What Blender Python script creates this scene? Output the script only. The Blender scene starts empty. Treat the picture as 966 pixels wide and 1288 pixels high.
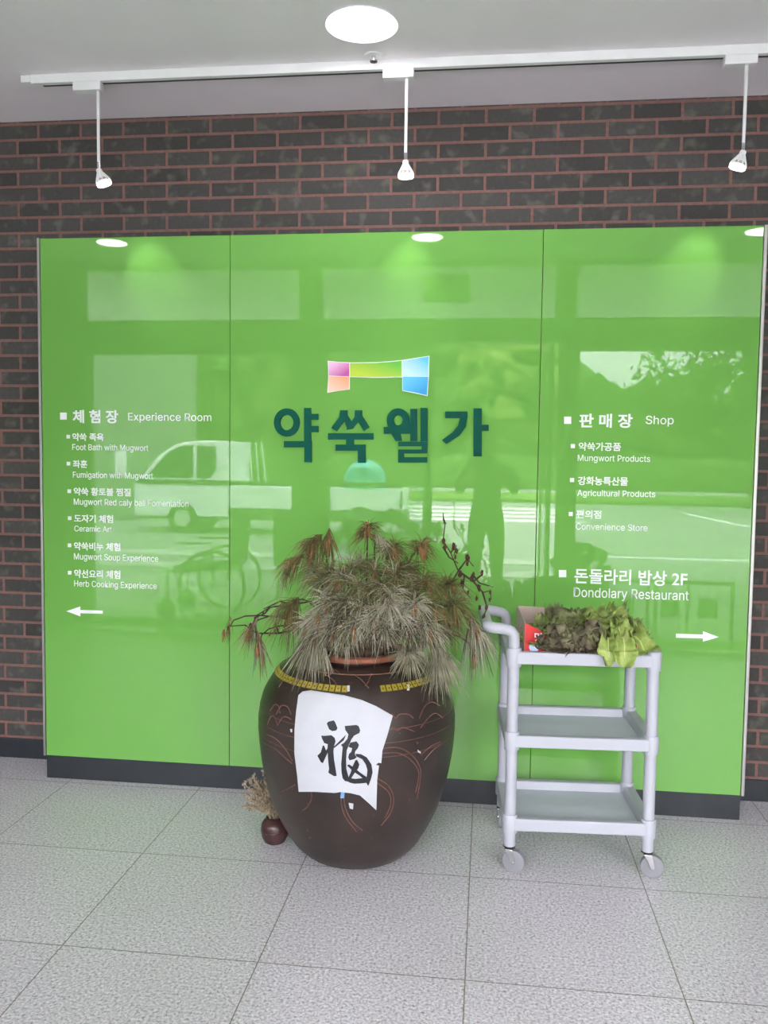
import bpy, bmesh, math, random
from mathutils import Vector, Matrix, noise
random.seed(7)
SC = bpy.context.scene
COL = SC.collection
PI = math.pi

# ------------------------------------------------------------------ camera
F_PX, CAM = 1073.78, Vector((1.9545, -3.5686, 1.4746))
PITCH, YAW, ROLL = -0.0658, 0.1204, -0.0133
RM = Matrix.Rotation(YAW, 3, 'Z') @ Matrix.Rotation(PITCH, 3, 'X') @ Matrix.Rotation(ROLL, 3, 'Y')
cam = bpy.data.objects.new('camera', bpy.data.cameras.new('camera'))
cam.data.sensor_fit = 'VERTICAL'
cam.data.sensor_height = 24.0
cam.data.lens = F_PX * 24.0 / 1288.0
cam.data.clip_start = 0.02
cam.data.clip_end = 300
B = RM @ Matrix(((1, 0, 0), (0, 0, -1), (0, 1, 0)))
cam.matrix_world = Matrix.Translation(CAM) @ B.to_4x4()
COL.objects.link(cam)
SC.camera = cam

def ray(px, py):
    return RM @ Vector(((px - 483) / F_PX, 1.0, (644 - py) / F_PX))
def at(px, py, Y):
    d = ray(px, py)
    return CAM + d * ((Y - CAM.y) / d.y)

# ------------------------------------------------------------------ sky, exposure, daylight portal
world = bpy.data.worlds.new('overcast_sky')
SC.world = world
world.use_nodes = True
wn = world.node_tree
bg = wn.nodes['Background']
bg.inputs[0].default_value = (1.0, 0.94, 1.04, 1)
# overcast luminance: three times brighter overhead than at the horizon
_tc = wn.nodes.new('ShaderNodeTexCoord'); _sp = wn.nodes.new('ShaderNodeSeparateXYZ'); wn.links.new(_tc.outputs['Generated'], _sp.inputs[0])
_mx = wn.nodes.new('ShaderNodeMath'); _mx.operation = 'MAXIMUM'; _mx.inputs[1].default_value = 0.0; wn.links.new(_sp.outputs[2], _mx.inputs[0])
_ma = wn.nodes.new('ShaderNodeMath'); _ma.operation = 'MULTIPLY_ADD'; _ma.inputs[1].default_value = 22.0; _ma.inputs[2].default_value = 8.0
wn.links.new(_mx.outputs[0], _ma.inputs[0]); wn.links.new(_ma.outputs[0], bg.inputs[1])
SC.view_settings.view_transform = 'Standard'
SC.view_settings.look = 'None'
SC.view_settings.gamma = 1
SC.view_settings.use_curve_mapping = False
SC.view_settings.exposure = 1.08
DOWN_E = 18.0      # downlight disc
SPOT_W = 2.2       # track spot, watt

HC = 2.982         # ceiling height
YB = 0.226         # brick wall plane
YF = -3.2          # glazed front
XL, XR = -2.1, 6.2

pl = bpy.data.lights.new('daylight_portal', 'AREA')
pl.shape = 'RECTANGLE'; pl.size = 5.95; pl.size_y = 2.86
pl.cycles.is_portal = True
po = bpy.data.objects.new('daylight_portal', pl)
po.location = (1.63, YF + 0.08, 1.54)
po.rotation_euler = (PI / 2, 0, 0)
COL.objects.link(po)

# ------------------------------------------------------------------ materials
def srgb(r, g, b):
    f = lambda c: (c / 255 / 12.92) if c / 255 <= 0.04045 else ((c / 255 + 0.055) / 1.055) ** 2.4
    return (f(r), f(g), f(b), 1)

class NT:
    def __init__(s, name):
        s.m = bpy.data.materials.new(name); s.m.use_nodes = True
        s.t = s.m.node_tree; s.p = s.t.nodes['Principled BSDF']
    def n(s, typ, **kw):
        nd = s.t.nodes.new(typ)
        for k, v in kw.items():
            if k[0] == 'i' and k[1:].isdigit(): nd.inputs[int(k[1:])].default_value = v
            else: setattr(nd, k, v)
        return nd
    def l(s, a, b): s.t.links.new(a, b)
    def ramp(s, src, stops):
        r = s.n('ShaderNodeValToRGB'); e = r.color_ramp.elements
        while len(e) < len(stops): e.new(0.5)
        for q, (p, c) in zip(e, stops): q.position = p; q.color = c
        s.l(src, r.inputs[0]); return r

def mat(name, col, rough=0.5, metal=0, spec=0.5, emit=None, es=0, var=0, vscale=20, bump=0, bscale=60):
    t = NT(name); p = t.p
    p.inputs['Base Color'].default_value = col
    p.inputs['Roughness'].default_value = rough
    p.inputs['Metallic'].default_value = metal
    p.inputs['Specular IOR Level'].default_value = spec
    if emit: p.inputs['Emission Color'].default_value = emit; p.inputs['Emission Strength'].default_value = es
    if var or bump:
        tc = t.n('ShaderNodeTexCoord')
    if var:
        no = t.n('ShaderNodeTexNoise'); no.inputs['Scale'].default_value = vscale; no.inputs['Detail'].default_value = 4
        t.l(tc.outputs['Object'], no.inputs['Vector'])
        lo = tuple(c * (1 - var) for c in col[:3]) + (1,); hi = tuple(min(1, c * (1 + var)) for c in col[:3]) + (1,)
        r = t.ramp(no.outputs['Fac'], [(0.3, lo), (0.7, hi)])
        t.l(r.outputs[0], p.inputs['Base Color'])
    if bump:
        no = t.n('ShaderNodeTexNoise'); no.inputs['Scale'].default_value = bscale
        t.l(tc.outputs['Object'], no.inputs['Vector'])
        b = t.n('ShaderNodeBump'); b.inputs['Strength'].default_value = bump; b.inputs['Distance'].default_value = 0.01
        t.l(no.outputs['Fac'], b.inputs['Height']); t.l(b.outputs[0], p.inputs['Normal'])
    return t.m

M = {}
M['ceiling'] = mat('ceiling_paint', srgb(238, 233, 236), 0.9, spec=0.2, var=0.02, vscale=3)
M['plaster'] = mat('wall_paint', srgb(170, 168, 160), 0.9, spec=0.2, var=0.04, vscale=3)
M['skirting'] = mat('black_skirting', srgb(38, 42, 48), 0.35, var=0.15, vscale=14)
M['white_metal'] = mat('white_enamel', srgb(236, 236, 236), 0.4, var=0.02)
M['slot'] = mat('dark_slot', srgb(60, 60, 60), 0.7, var=0.1)
M['chrome'] = mat('satin_chrome', srgb(200, 200, 200), 0.25, metal=1, var=0.05)
M['alu'] = mat('silver_trim', srgb(172, 170, 166), 0.35, metal=1, var=0.04)
M['lamp'] = mat('lamp_disc', (1, 1, 1, 1), 0.5, emit=(1, 0.93, 0.94, 1), es=DOWN_E)
M['lamp_off'] = mat('unlit_diffuser', srgb(235, 235, 235), 0.5, var=0.02)
M['bulb'] = mat('spot_lamp_face', (1, 1, 1, 1), 0.5, emit=(1, 0.97, 0.93, 1), es=1.1)
M['backing'] = mat('dark_backing', srgb(96, 84, 52), 0.8, var=0.1)
M['green_glass'] = mat('green_backpainted_glass', (0.171, 0.428, 0.086, 1), 0.018, spec=0.39, var=0.015, vscale=1.5)
M['letter_white'] = mat('white_vinyl', srgb(240, 242, 240), 0.5, var=0.01)
M['letter_teal'] = mat('dark_teal_acrylic', srgb(0, 84, 68), 0.5, spec=0.12, var=0.04)
M['onggi'] = None
M['orange_clay'] = mat('terracotta_lip', srgb(150, 92, 70), 0.55, var=0.25, vscale=30, bump=0.2)
M['incised'] = mat('reddish_incised_line', srgb(112, 76, 64), 0.6, var=0.3, vscale=40)
M['pale_scrape'] = mat('pale_scrape', srgb(170, 165, 160), 0.7, var=0.2, vscale=60)
M['paper'] = mat('white_paper', srgb(196, 198, 203), 0.8, spec=0.2, var=0.025, vscale=14, bump=0.25, bscale=25)
M['ink'] = mat('black_ink', srgb(30, 30, 36), 0.6, var=0.25, vscale=60)
M['blue_sticker'] = mat('blue_sticker', srgb(120, 165, 210), 0.5, var=0.1)
M['gold'] = mat('yellow_mosaic', srgb(156, 141, 48), 0.35, var=0.18, vscale=90)
M['gold_dark'] = mat('dull_yellow_tape', srgb(72, 64, 36), 0.5, var=0.2, vscale=60)
M['cart'] = mat('pale_grey_plastic', srgb(176, 178, 186), 0.42, var=0.015, vscale=8)
M['cart_tray'] = mat('grey_plastic_tray', srgb(205, 210, 218), 0.5, var=0.02, vscale=8)
M['rubber'] = mat('grey_castor_rubber', srgb(136, 136, 141), 0.6, var=0.05)
M['black_plastic'] = mat('black_plastic', srgb(28, 28, 30), 0.5, var=0.1)
M['red_card'] = mat('red_printed_card', srgb(206, 34, 36), 0.4, var=0.04, vscale=12)
M['kraft'] = mat('grey_brown_card', srgb(196, 178, 166), 0.8, var=0.05, vscale=20)
M['yellow_print'] = mat('yellow_print', srgb(245, 210, 30), 0.5, var=0.03)
M['blue_print'] = mat('pale_blue_print', srgb(190, 205, 235), 0.5, var=0.03)
M['small_pot'] = mat('brown_glaze', srgb(70, 46, 44), 0.22, var=0.15, vscale=25)
M['straw'] = mat('dry_straw', srgb(168, 152, 130), 0.85, spec=0.2, var=0.3, vscale=50)
M['straw_head'] = mat('dry_seed_head', srgb(152, 136, 114), 0.9, spec=0.2, var=0.4, vscale=70)
M['twig'] = mat('grey_brown_bark', srgb(96, 80, 70), 0.9, spec=0.2, var=0.3, vscale=60)
M['twig_dark'] = mat('dark_bark', srgb(66, 54, 46), 0.9, spec=0.2, var=0.3, vscale=60)
M['catkin'] = mat('orange_brown_bud', srgb(142, 104, 68), 0.8, spec=0.2, var=0.3, vscale=60)
M['cone'] = mat('dark_brown_cone', srgb(82, 56, 46), 0.85, spec=0.2, var=0.35, vscale=60)
M['n_grey'] = mat('grey_green_needles', srgb(148, 143, 122), 0.7, spec=0.3, var=0.45, vscale=30)
M['n_pale'] = mat('pale_grey_needles', srgb(178, 174, 155), 0.7, spec=0.3, var=0.25, vscale=40)
M['n_dark'] = mat('dark_grey_brown_needles', srgb(90, 82, 66), 0.75, spec=0.3, var=0.35, vscale=40)
M['n_brown'] = mat('brown_needles', srgb(112, 94, 58), 0.75, spec=0.3, var=0.35, vscale=45)
M['n_green'] = mat('dull_green_needles', srgb(108, 116, 70), 0.7, spec=0.3, var=0.4, vscale=45)
M['frame'] = mat('dark_window_frame', srgb(62, 64, 62), 0.5, var=0.06)
M['asphalt'] = mat('asphalt', (0.20, 0.20, 0.20, 1), 0.9, var=0.12, vscale=2)
M['paving'] = mat('pale_paving', (0.36, 0.36, 0.35, 1), 0.85, var=0.08, vscale=3)
M['paving_dark'] = mat('grey_paving', (0.26, 0.26, 0.25, 1), 0.85, var=0.08, vscale=3)
M['line'] = mat('white_road_paint', (0.8, 0.8, 0.8, 1), 0.7, var=0.08, vscale=4)
M['grass'] = mat('lawn', srgb(84, 110, 50), 0.9, spec=0.1, var=0.3, vscale=3)
M['leafy'] = mat('tree_foliage', srgb(66, 92, 42), 0.9, spec=0.2, var=0.5, vscale=1.6)
M['leafy_light'] = mat('light_tree_foliage', srgb(98, 116, 56), 0.9, spec=0.2, var=0.5, vscale=1.6)
M['truck_white'] = mat('white_car_paint', srgb(225, 228, 230), 0.25, var=0.02)
M['car_glass'] = mat('dark_car_glass', srgb(26, 32, 32), 0.1, var=0.1)
M['tyre'] = mat('tyre', srgb(30, 30, 32), 0.85, var=0.1)
M['teal_plastic'] = mat('teal_plastic', srgb(36, 150, 156), 0.4, var=0.08)
M['grey_concrete'] = mat('grey_render', srgb(120, 122, 118), 0.9, var=0.08, vscale=2)
M['cloth_dark'] = mat('dark_cloth', srgb(46, 48, 54), 0.9, spec=0.2, var=0.15)
M['cloth_shirt'] = mat('dark_shirt', srgb(58, 62, 66), 0.9, spec=0.2, var=0.12)
M['skin'] = mat('skin', srgb(198, 156, 132), 0.6, var=0.06)
M['hair'] = mat('black_hair', srgb(26, 22, 22), 0.6, var=0.2)
M['exit_green'] = mat('green_sign', srgb(20, 110, 60), 0.4, var=0.05)

def brick_mat():
    t = NT('dark_brick_red_mortar')
    tc = t.n('ShaderNodeTexCoord'); sp = t.n('ShaderNodeSeparateXYZ'); t.l(tc.outputs['Object'], sp.inputs[0])
    ax = t.n('ShaderNodeMath', operation='ADD'); ax.inputs[1].default_value = 0.02205
    az = t.n('ShaderNodeMath', operation='SUBTRACT'); az.inputs[1].default_value = 0.0995
    t.l(sp.outputs[0], ax.inputs[0]); t.l(sp.outputs[2], az.inputs[0])
    cb = t.n('ShaderNodeCombineXYZ'); t.l(ax.outputs[0], cb.inputs[0]); t.l(az.outputs[0], cb.inputs[1])
    br = t.n('ShaderNodeTexBrick'); br.offset = 0.5; br.offset_frequency = 2
    br.inputs['Scale'].default_value = 1; br.inputs['Brick Width'].default_value = 0.2039
    br.inputs['Row Height'].default_value = 0.07; br.inputs['Mortar Size'].default_value = 0.0068
    br.inputs['Mortar Smooth'].default_value = 0.15; br.inputs['Bias'].default_value = 0
    br.inputs['Color1'].default_value = srgb(56, 54, 52); br.inputs['Color2'].default_value = srgb(75, 73, 70)
    br.inputs['Mortar'].default_value = srgb(132, 94, 86)
    t.l(cb.outputs[0], br.inputs['Vector'])
    # soft blotches of lichen grey and green within the brick faces
    n1 = t.n('ShaderNodeTexNoise'); n1.inputs['Scale'].default_value = 17; n1.inputs['Detail'].default_value = 1.5
    n2 = t.n('ShaderNodeTexNoise'); n2.inputs['Scale'].default_value = 9; n2.inputs['Detail'].default_value = 2
    t.l(tc.outputs['Object'], n1.inputs['Vector']); t.l(tc.outputs['Object'], n2.inputs['Vector'])
    r1 = t.ramp(n1.outputs['Fac'], [(0.56, (0, 0, 0, 1)), (0.86, (0.6, 0.6, 0.6, 1))])
    r2 = t.ramp(n2.outputs['Fac'], [(0.40, srgb(112, 122, 92)), (0.6, srgb(140, 138, 132))])
    inv = t.n('ShaderNodeMath', operation='SUBTRACT'); inv.inputs[0].default_value = 1.0
    t.l(br.outputs['Fac'], inv.inputs[1])
    mu = t.n('ShaderNodeMath', operation='MULTIPLY'); t.l(r1.outputs[0], mu.inputs[0]); t.l(inv.outputs[0], mu.inputs[1])
    mx = t.n('ShaderNodeMixRGB'); t.l(mu.outputs[0], mx.inputs[0]); t.l(br.outputs['Color'], mx.inputs[1]); t.l(r2.outputs[0], mx.inputs[2])
    n3 = t.n('ShaderNodeTexNoise'); n3.inputs['Scale'].default_value = 70; n3.inputs['Detail'].default_value = 5
    t.l(tc.outputs['Object'], n3.inputs['Vector'])
    r3 = t.ramp(n3.outputs['Fac'], [(0.3, (0.84, 0.84, 0.84, 1)), (0.7, (1.1, 1.1, 1.1, 1))])
    m2 = t.n('ShaderNodeMixRGB', blend_type='MULTIPLY'); m2.inputs[0].default_value = 1
    t.l(mx.outputs[0], m2.inputs[1]); t.l(r3.outputs[0], m2.inputs[2])
    t.l(m2.outputs[0], t.p.inputs['Base Color'])
    t.p.inputs['Roughness'].default_value = 0.62
    hm = t.n('ShaderNodeMath', operation='MULTIPLY_ADD'); t.l(n3.outputs['Fac'], hm.inputs[0]); hm.inputs[1].default_value = 0.25
    t.l(inv.outputs[0], hm.inputs[2])
    b = t.n('ShaderNodeBump'); b.inputs['Strength'].default_value = 0.7; b.inputs['Distance'].default_value = 0.006
    t.l(hm.outputs[0], b.inputs['Height']); t.l(b.outputs[0], t.p.inputs['Normal'])
    return t.m
M['brick'] = brick_mat()

def floor_mat():
    t = NT('speckled_granite_tiles')
    tc = t.n('ShaderNodeTexCoord')
    mp = t.n('ShaderNodeMapping'); mp.inputs['Location'].default_value = (-0.1204 + 6, 0.037 + 6 + 0.6, 0)
    t.l(tc.outputs['Object'], mp.inputs[0])
    br = t.n('ShaderNodeTexBrick'); br.offset = 0.0; br.offset_frequency = 2
    br.inputs['Scale'].default_value = 1; br.inputs['Brick Width'].default_value = 0.6; br.inputs['Row Height'].default_value = 0.6
    br.inputs['Mortar Size'].default_value = 0.0022; br.inputs['Mortar Smooth'].default_value = 0.2
    br.inputs['Color1'].default_value = (0.97, 0.97, 0.97, 1); br.inputs['Color2'].default_value = (1.03, 1.03, 1.03, 1)
    br.inputs['Mortar'].default_value = (0.40, 0.37, 0.31, 1)
    t.l(mp.outputs[0], br.inputs['Vector'])
    n1 = t.n('ShaderNodeTexNoise'); n1.inputs['Scale'].default_value = 115; n1.inputs['Detail'].default_value = 3; n1.inputs['Roughness'].default_value = 0.75
    t.l(tc.outputs['Object'], n1.inputs['Vector'])
    r1 = t.ramp(n1.outputs['Fac'], [(0.30, srgb(108, 105, 108)), (0.43, srgb(188, 186, 189)), (0.55, srgb(218, 216, 219)), (0.72, srgb(250, 248, 250))])
    n2 = t.n('ShaderNodeTexNoise'); n2.inputs['Scale'].default_value = 2.2; n2.inputs['Detail'].default_value = 3
    t.l(tc.outputs['Object'], n2.inputs['Vector'])
    r2 = t.ramp(n2.outputs['Fac'], [(0.3, (0.94, 0.94, 0.93, 1)), (0.7, (1.03, 1.03, 1.03, 1))])
    m1 = t.n('ShaderNodeMixRGB', blend_type='MULTIPLY'); m1.inputs[0].default_value = 1
    t.l(r1.outputs[0], m1.inputs[1]); t.l(br.outputs['Color'], m1.inputs[2])
    m2 = t.n('ShaderNodeMixRGB', blend_type='MULTIPLY'); m2.inputs[0].default_value = 1
    t.l(m1.outputs[0], m2.inputs[1]); t.l(r2.outputs[0], m2.inputs[2])
    t.l(m2.outputs[0], t.p.inputs['Base Color'])
    t.p.inputs['Roughness'].default_value = 0.28
    t.p.inputs['Specular IOR Level'].default_value = 0.35
    return t.m
M['floor'] = floor_mat()

def onggi_mat():
    t = NT('dark_brown_onggi_glaze')
    tc = t.n('ShaderNodeTexCoord')
    n1 = t.n('ShaderNodeTexNoise'); n1.inputs['Scale'].default_value = 7; n1.inputs['Detail'].default_value = 6
    t.l(tc.outputs['Object'], n1.inputs['Vector'])
    r1 = t.ramp(n1.outputs['Fac'], [(0.25, srgb(42, 35, 32)), (0.55, srgb(55, 45, 41)), (0.8, srgb(68, 56, 51))])
    n2 = t.n('ShaderNodeTexNoise'); n2.inputs['Scale'].default_value = 55; n2.inputs['Detail'].default_value = 3
    t.l(tc.outputs['Object'], n2.inputs['Vector'])
    r2 = t.ramp(n2.outputs['Fac'], [(0.70, (0, 0, 0, 1)), (0.76, (0.7, 0.7, 0.7, 1))])
    mx = t.n('ShaderNodeMixRGB'); t.l(r2.outputs[0], mx.inputs[0]); t.l(r1.outputs[0], mx.inputs[1]); mx.inputs[2].default_value = srgb(118, 98, 88)
    t.l(mx.outputs[0], t.p.inputs['Base Color'])
    t.p.inputs['Roughness'].default_value = 0.36
    b = t.n('ShaderNodeBump'); b.inputs['Strength'].default_value = 0.25; b.inputs['Distance'].default_value = 0.006
    t.l(n1.outputs['Fac'], b.inputs['Height']); t.l(b.outputs[0], t.p.inputs['Normal'])
    return t.m
M['onggi'] = onggi_mat()

def glass_mat():
    t = NT('window_glass'); t.t.nodes.remove(t.p)
    out = [n for n in t.t.nodes if n.type == 'OUTPUT_MATERIAL'][0]
    tr = t.n('ShaderNodeBsdfTransparent'); tr.inputs[0].default_value = (0.80, 0.83, 0.82, 1)
    gl = t.n('ShaderNodeBsdfGlossy'); gl.inputs['Roughness'].default_value = 0.0
    fr = t.n('ShaderNodeFresnel'); fr.inputs[0].default_value = 1.45
    mx = t.n('ShaderNodeMixShader'); t.l(fr.outputs[0], mx.inputs[0]); t.l(tr.outputs[0], mx.inputs[1]); t.l(gl.outputs[0], mx.inputs[2])
    t.l(mx.outputs[0], out.inputs[0]); return t.m
M['glass'] = glass_mat()

def grad_mat(name, c0, c1, axis='XZ', flip=False):
    """printed two-tone blend on an acrylic logo piece"""
    t = NT(name); tc = t.n('ShaderNodeTexCoord'); sp = t.n('ShaderNodeSeparateXYZ'); t.l(tc.outputs['Generated'], sp.inputs[0])
    ad = t.n('ShaderNodeMath', operation='ADD')
    if flip:
        sb = t.n('ShaderNodeMath', operation='SUBTRACT'); sb.inputs[0].default_value = 1; t.l(sp.outputs[0], sb.inputs[1]); t.l(sb.outputs[0], ad.inputs[0])
    else: t.l(sp.outputs[0], ad.inputs[0])
    t.l(sp.outputs[2], ad.inputs[1])
    hf = t.n('ShaderNodeMath', operation='MULTIPLY'); hf.inputs[1].default_value = 0.5; t.l(ad.outputs[0], hf.inputs[0])
    r = t.ramp(hf.outputs[0], [(0.2, c0), (0.85, c1)])
    t.l(r.outputs[0], t.p.inputs['Base Color']); t.p.inputs['Roughness'].default_value = 0.35
    return t.m

def leaf_mat(name, dark, mid, light, scale=28):
    t = NT(name); tc = t.n('ShaderNodeTexCoord')
    n1 = t.n('ShaderNodeTexNoise'); n1.inputs['Scale'].default_value = scale; n1.inputs['Detail'].default_value = 4
    t.l(tc.outputs['Object'], n1.inputs['Vector'])
    r = t.ramp(n1.outputs['Fac'], [(0.32, dark), (0.5, mid), (0.7, light)])
    t.l(r.outputs[0], t.p.inputs['Base Color']); t.p.inputs['Roughness'].default_value = 0.5
    t.p.inputs['Specular IOR Level'].default_value = 0.3
    return t.m
M['lf_dark'] = leaf_mat('dark_red_green_leaf', srgb(70, 60, 50), srgb(116, 122, 82), srgb(160, 168, 112), 16)
M['lf_purple'] = leaf_mat('brown_red_leaf', srgb(74, 62, 54), srgb(102, 96, 74), srgb(142, 144, 102), 16)
M['lf_green'] = leaf_mat('curly_green_leaf', srgb(78, 98, 48), srgb(124, 142, 72), srgb(170, 180, 98))
M['lf_yellow'] = leaf_mat('yellow_green_leaf', srgb(108, 132, 60), srgb(142, 162, 82), srgb(174, 188, 110))
M['lf_rib'] = leaf_mat('pale_leaf_rib', srgb(176, 190, 110), srgb(196, 206, 132), srgb(214, 222, 156))

# ------------------------------------------------------------------ mesh helpers
class MB:
    def __init__(s): s.v = []; s.f = []; s.mi = []
    def add(s, vs, fs, mi=0):
        o = len(s.v); s.v += [tuple(v) for v in vs]; s.f += [tuple(i + o for i in f) for f in fs]; s.mi += [mi] * len(fs)
        return s
    def box(s, a, b, mi=0, rot=None, piv=None):
        x0, y0, z0 = a; x1, y1, z1 = b
        vs = [Vector(p) for p in ((x0, y0, z0), (x1, y0, z0), (x1, y1, z0), (x0, y1, z0), (x0, y0, z1), (x1, y0, z1), (x1, y1, z1), (x0, y1, z1))]
        if rot is not None:
            piv = Vector(piv) if piv is not None else Vector(((x0 + x1) / 2, (y0 + y1) / 2, (z0 + z1) / 2))
            vs = [rot @ (v - piv) + piv for v in vs]
        return s.add(vs, [(0, 3, 2, 1), (4, 5, 6, 7), (0, 1, 5, 4), (1, 2, 6, 5), (2, 3, 7, 6), (3, 0, 4, 7)], mi)
    def tube(s, path, r, n=8, mi=0, cap=True):
        path = [Vector(p) for p in path]
        rs = r if isinstance(r, (list, tuple)) else [r] * len(path)
        vs = []; prev = None
        for i, p in enumerate(path):
            t = (path[min(i + 1, len(path) - 1)] - path[max(i - 1, 0)])
            if t.length < 1e-9: t = Vector((0, 0, 1))
            t.normalize()
            if prev is None:
                a = Vector((0, 0, 1)) if abs(t.z) < 0.9 else Vector((1, 0, 0))
                u = t.cross(a).normalized()
            else:
                u = (prev - t * prev.dot(t)).normalized()
            prev = u; w = t.cross(u)
            for k in range(n):
                an = 2 * PI * k / n
                vs.append(p + (u * math.cos(an) + w * math.sin(an)) * rs[i])
        fs = []
        for i in range(len(path) - 1):
            for k in range(n):
                a = i * n + k; b = i * n + (k + 1) % n
                fs.append((a, b, b + n, a + n))
        if cap:
            fs.append(tuple(reversed(range(n)))); m = (len(path) - 1) * n; fs.append(tuple(range(m, m + n)))
        return s.add(vs, fs, mi)
    def lathe(s, prof, n=48, c=(0, 0, 0), mi=0, wob=None):
        c = Vector(c); vs = []; fs = []
        for (r, z) in prof:
            for k in range(n):
                a = 2 * PI * k / n
                vs.append(c + Vector((r * math.cos(a), r * math.sin(a), z)))
        for i in range(len(prof) - 1):
            for k in range(n):
                a = i * n + k; b = i * n + (k + 1) % n
                fs.append((a, b, b + n, a + n))
        return s.add(vs, fs, mi)
    def prism(s, pts, y0, y1, mi=0):
        """polygon in (x, z), extruded from y0 (front) to y1 (back)"""
        n = len(pts)
        bm = bmesh.new()
        vs = [bm.verts.new((p[0], y0, p[1])) for p in pts]
        f = bm.faces.new(vs)
        bm.normal_update()
        bmesh.ops.triangulate(bm, faces=[f])
        tri = [[v.index for v in ff.verts] for ff in (bm.verts.index_update(), bm.faces)[1]]
        bm.free()
        V = [(p[0], y0, p[1]) for p in pts] + [(p[0], y1, p[1]) for p in pts]
        F = [tuple(t) for t in tri] + [tuple(reversed([i + n for i in t])) for t in tri]
        F += [(i, (i + 1) % n, (i + 1) % n + n, i + n) for i in range(n)]
        return s.add(V, F, mi)
    def ball(s, c, r, seg=12, ring=8, mi=0):
        c = Vector(c); r = Vector(r) if not isinstance(r, (int, float)) else Vector((r, r, r))
        vs = [c + Vector((0, 0, -r.z))]
        for i in range(1, ring):
            ph = -PI / 2 + PI * i / ring
            for k in range(seg):
                a = 2 * PI * k / seg
                vs.append(c + Vector((r.x * math.cos(ph) * math.cos(a), r.y * math.cos(ph) * math.sin(a), r.z * math.sin(ph))))
        vs.append(c + Vector((0, 0, r.z))); N = len(vs) - 1
        fs = []
        for k in range(seg): fs.append((0, 1 + (k + 1) % seg, 1 + k))
        for i in range(ring - 2):
            for k in range(seg):
                a = 1 + i * seg + k; b = 1 + i * seg + (k + 1) % seg
                fs.append((a, b, b + seg, a + seg))
        for k in range(seg): fs.append((N, N - seg + k, N - seg + (k + 1) % seg))
        return s.add(vs, fs, mi)
    def build(s, name, m, parent=None, bevel=0, smooth=35, fix=True, seg=2):
        me = bpy.data.meshes.new(name)
        off = Vector(parent_world(parent)) if parent is not None else Vector()
        me.from_pydata([(v[0] - off.x, v[1] - off.y, v[2] - off.z) for v in s.v], [], s.f)
        for mm in (m if isinstance(m, list) else [m]): me.materials.append(mm)
        me.polygons.foreach_set('material_index', s.mi)
        if fix:
            bm = bmesh.new(); bm.from_mesh(me); bmesh.ops.recalc_face_normals(bm, faces=bm.faces); bm.to_mesh(me); bm.free()
        if smooth:
            me.polygons.foreach_set('use_smooth', [True] * len(me.polygons))
            me.set_sharp_from_angle(angle=math.radians(smooth))
        me.update()
        o = bpy.data.objects.new(name, me); COL.objects.link(o)
        if parent is not None: o.parent = parent
        if bevel:
            b = o.modifiers.new('bevel', 'BEVEL'); b.width = bevel; b.segments = seg; b.limit_method = 'ANGLE'; b.angle_limit = math.radians(40)
        return o

def parent_world(p):
    """world location of a parent chain of unrotated empties / meshes (all builders author in world space)"""
    v = Vector()
    while p is not None: v += p.location; p = p.parent
    return v
def tag(o, label=None, cat=None, group=None, kind=None):
    if label: o['label'] = label
    if cat: o['category'] = cat
    if group: o['group'] = group
    if kind: o['kind'] = kind
    return o
def thing(name, label, cat, loc, group=None, kind=None):
    o = bpy.data.objects.new(name, None); o.empty_display_size = 0.05; o.location = loc; COL.objects.link(o)
    return tag(o, label, cat, group, kind)
def copy_tree(o, parent=None):
    c = o.copy(); COL.objects.link(c)
    if parent is not None: c.parent = parent
    for ch in list(o.children): copy_tree(ch, c)
    return c
def bez(p0, p1, p2, p3, n):
    out = []
    for i in range(n + 1):
        t = i / n; u = 1 - t
        out.append(Vector(p0) * u ** 3 + Vector(p1) * 3 * u * u * t + Vector(p2) * 3 * u * t * t + Vector(p3) * t ** 3)
    return out

# ------------------------------------------------------------------ the setting
def struct(name, mb, m, label, **kw):
    o = mb.build(name, m, None, **kw); return tag(o, label, 'setting', kind='structure')

struct('floor', MB().box((XL, YF - 0.05, -0.08), (XR, 0.30, 0.0)), M['floor'], 'speckled grey granite tile floor')
struct('ceiling', MB().box((XL, YF - 0.05, HC), (XR, 0.30, HC + 0.12)), M['ceiling'], 'plain white painted ceiling')
struct('wall_back', MB().box((XL, YB, 0.0), (XR, YB + 0.2, HC)), M['brick'], 'dark brown brick wall with reddish mortar')
struct('wall_left', MB().box((XL - 0.15, YF, 0), (XL, YB, HC)), M['plaster'], 'plain side wall left of the lobby')
struct('wall_right', MB().box((XR, YF, 0), (XR + 0.15, YB, HC)), M['plaster'], 'plain side wall right of the lobby')
f = MB(); f.box((XL, YF - 0.12, 0), (-1.40, YF + 0.06, HC)); f.box((4.66, YF - 0.12, 0), (XR, YF + 0.06, HC))
struct('wall_front', f, M['plaster'], 'plain wall ends beside the glazed front')
sk = MB(); sk.box((XL, YB - 0.012, 0), (-0.0, YB, 0.0945)); sk.box((3.012, YB - 0.012, 0), (XR, YB, 0.0945))
struct('baseboard_back', sk, M['skirting'], 'black skirting along the brick wall', bevel=0.002)

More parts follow.
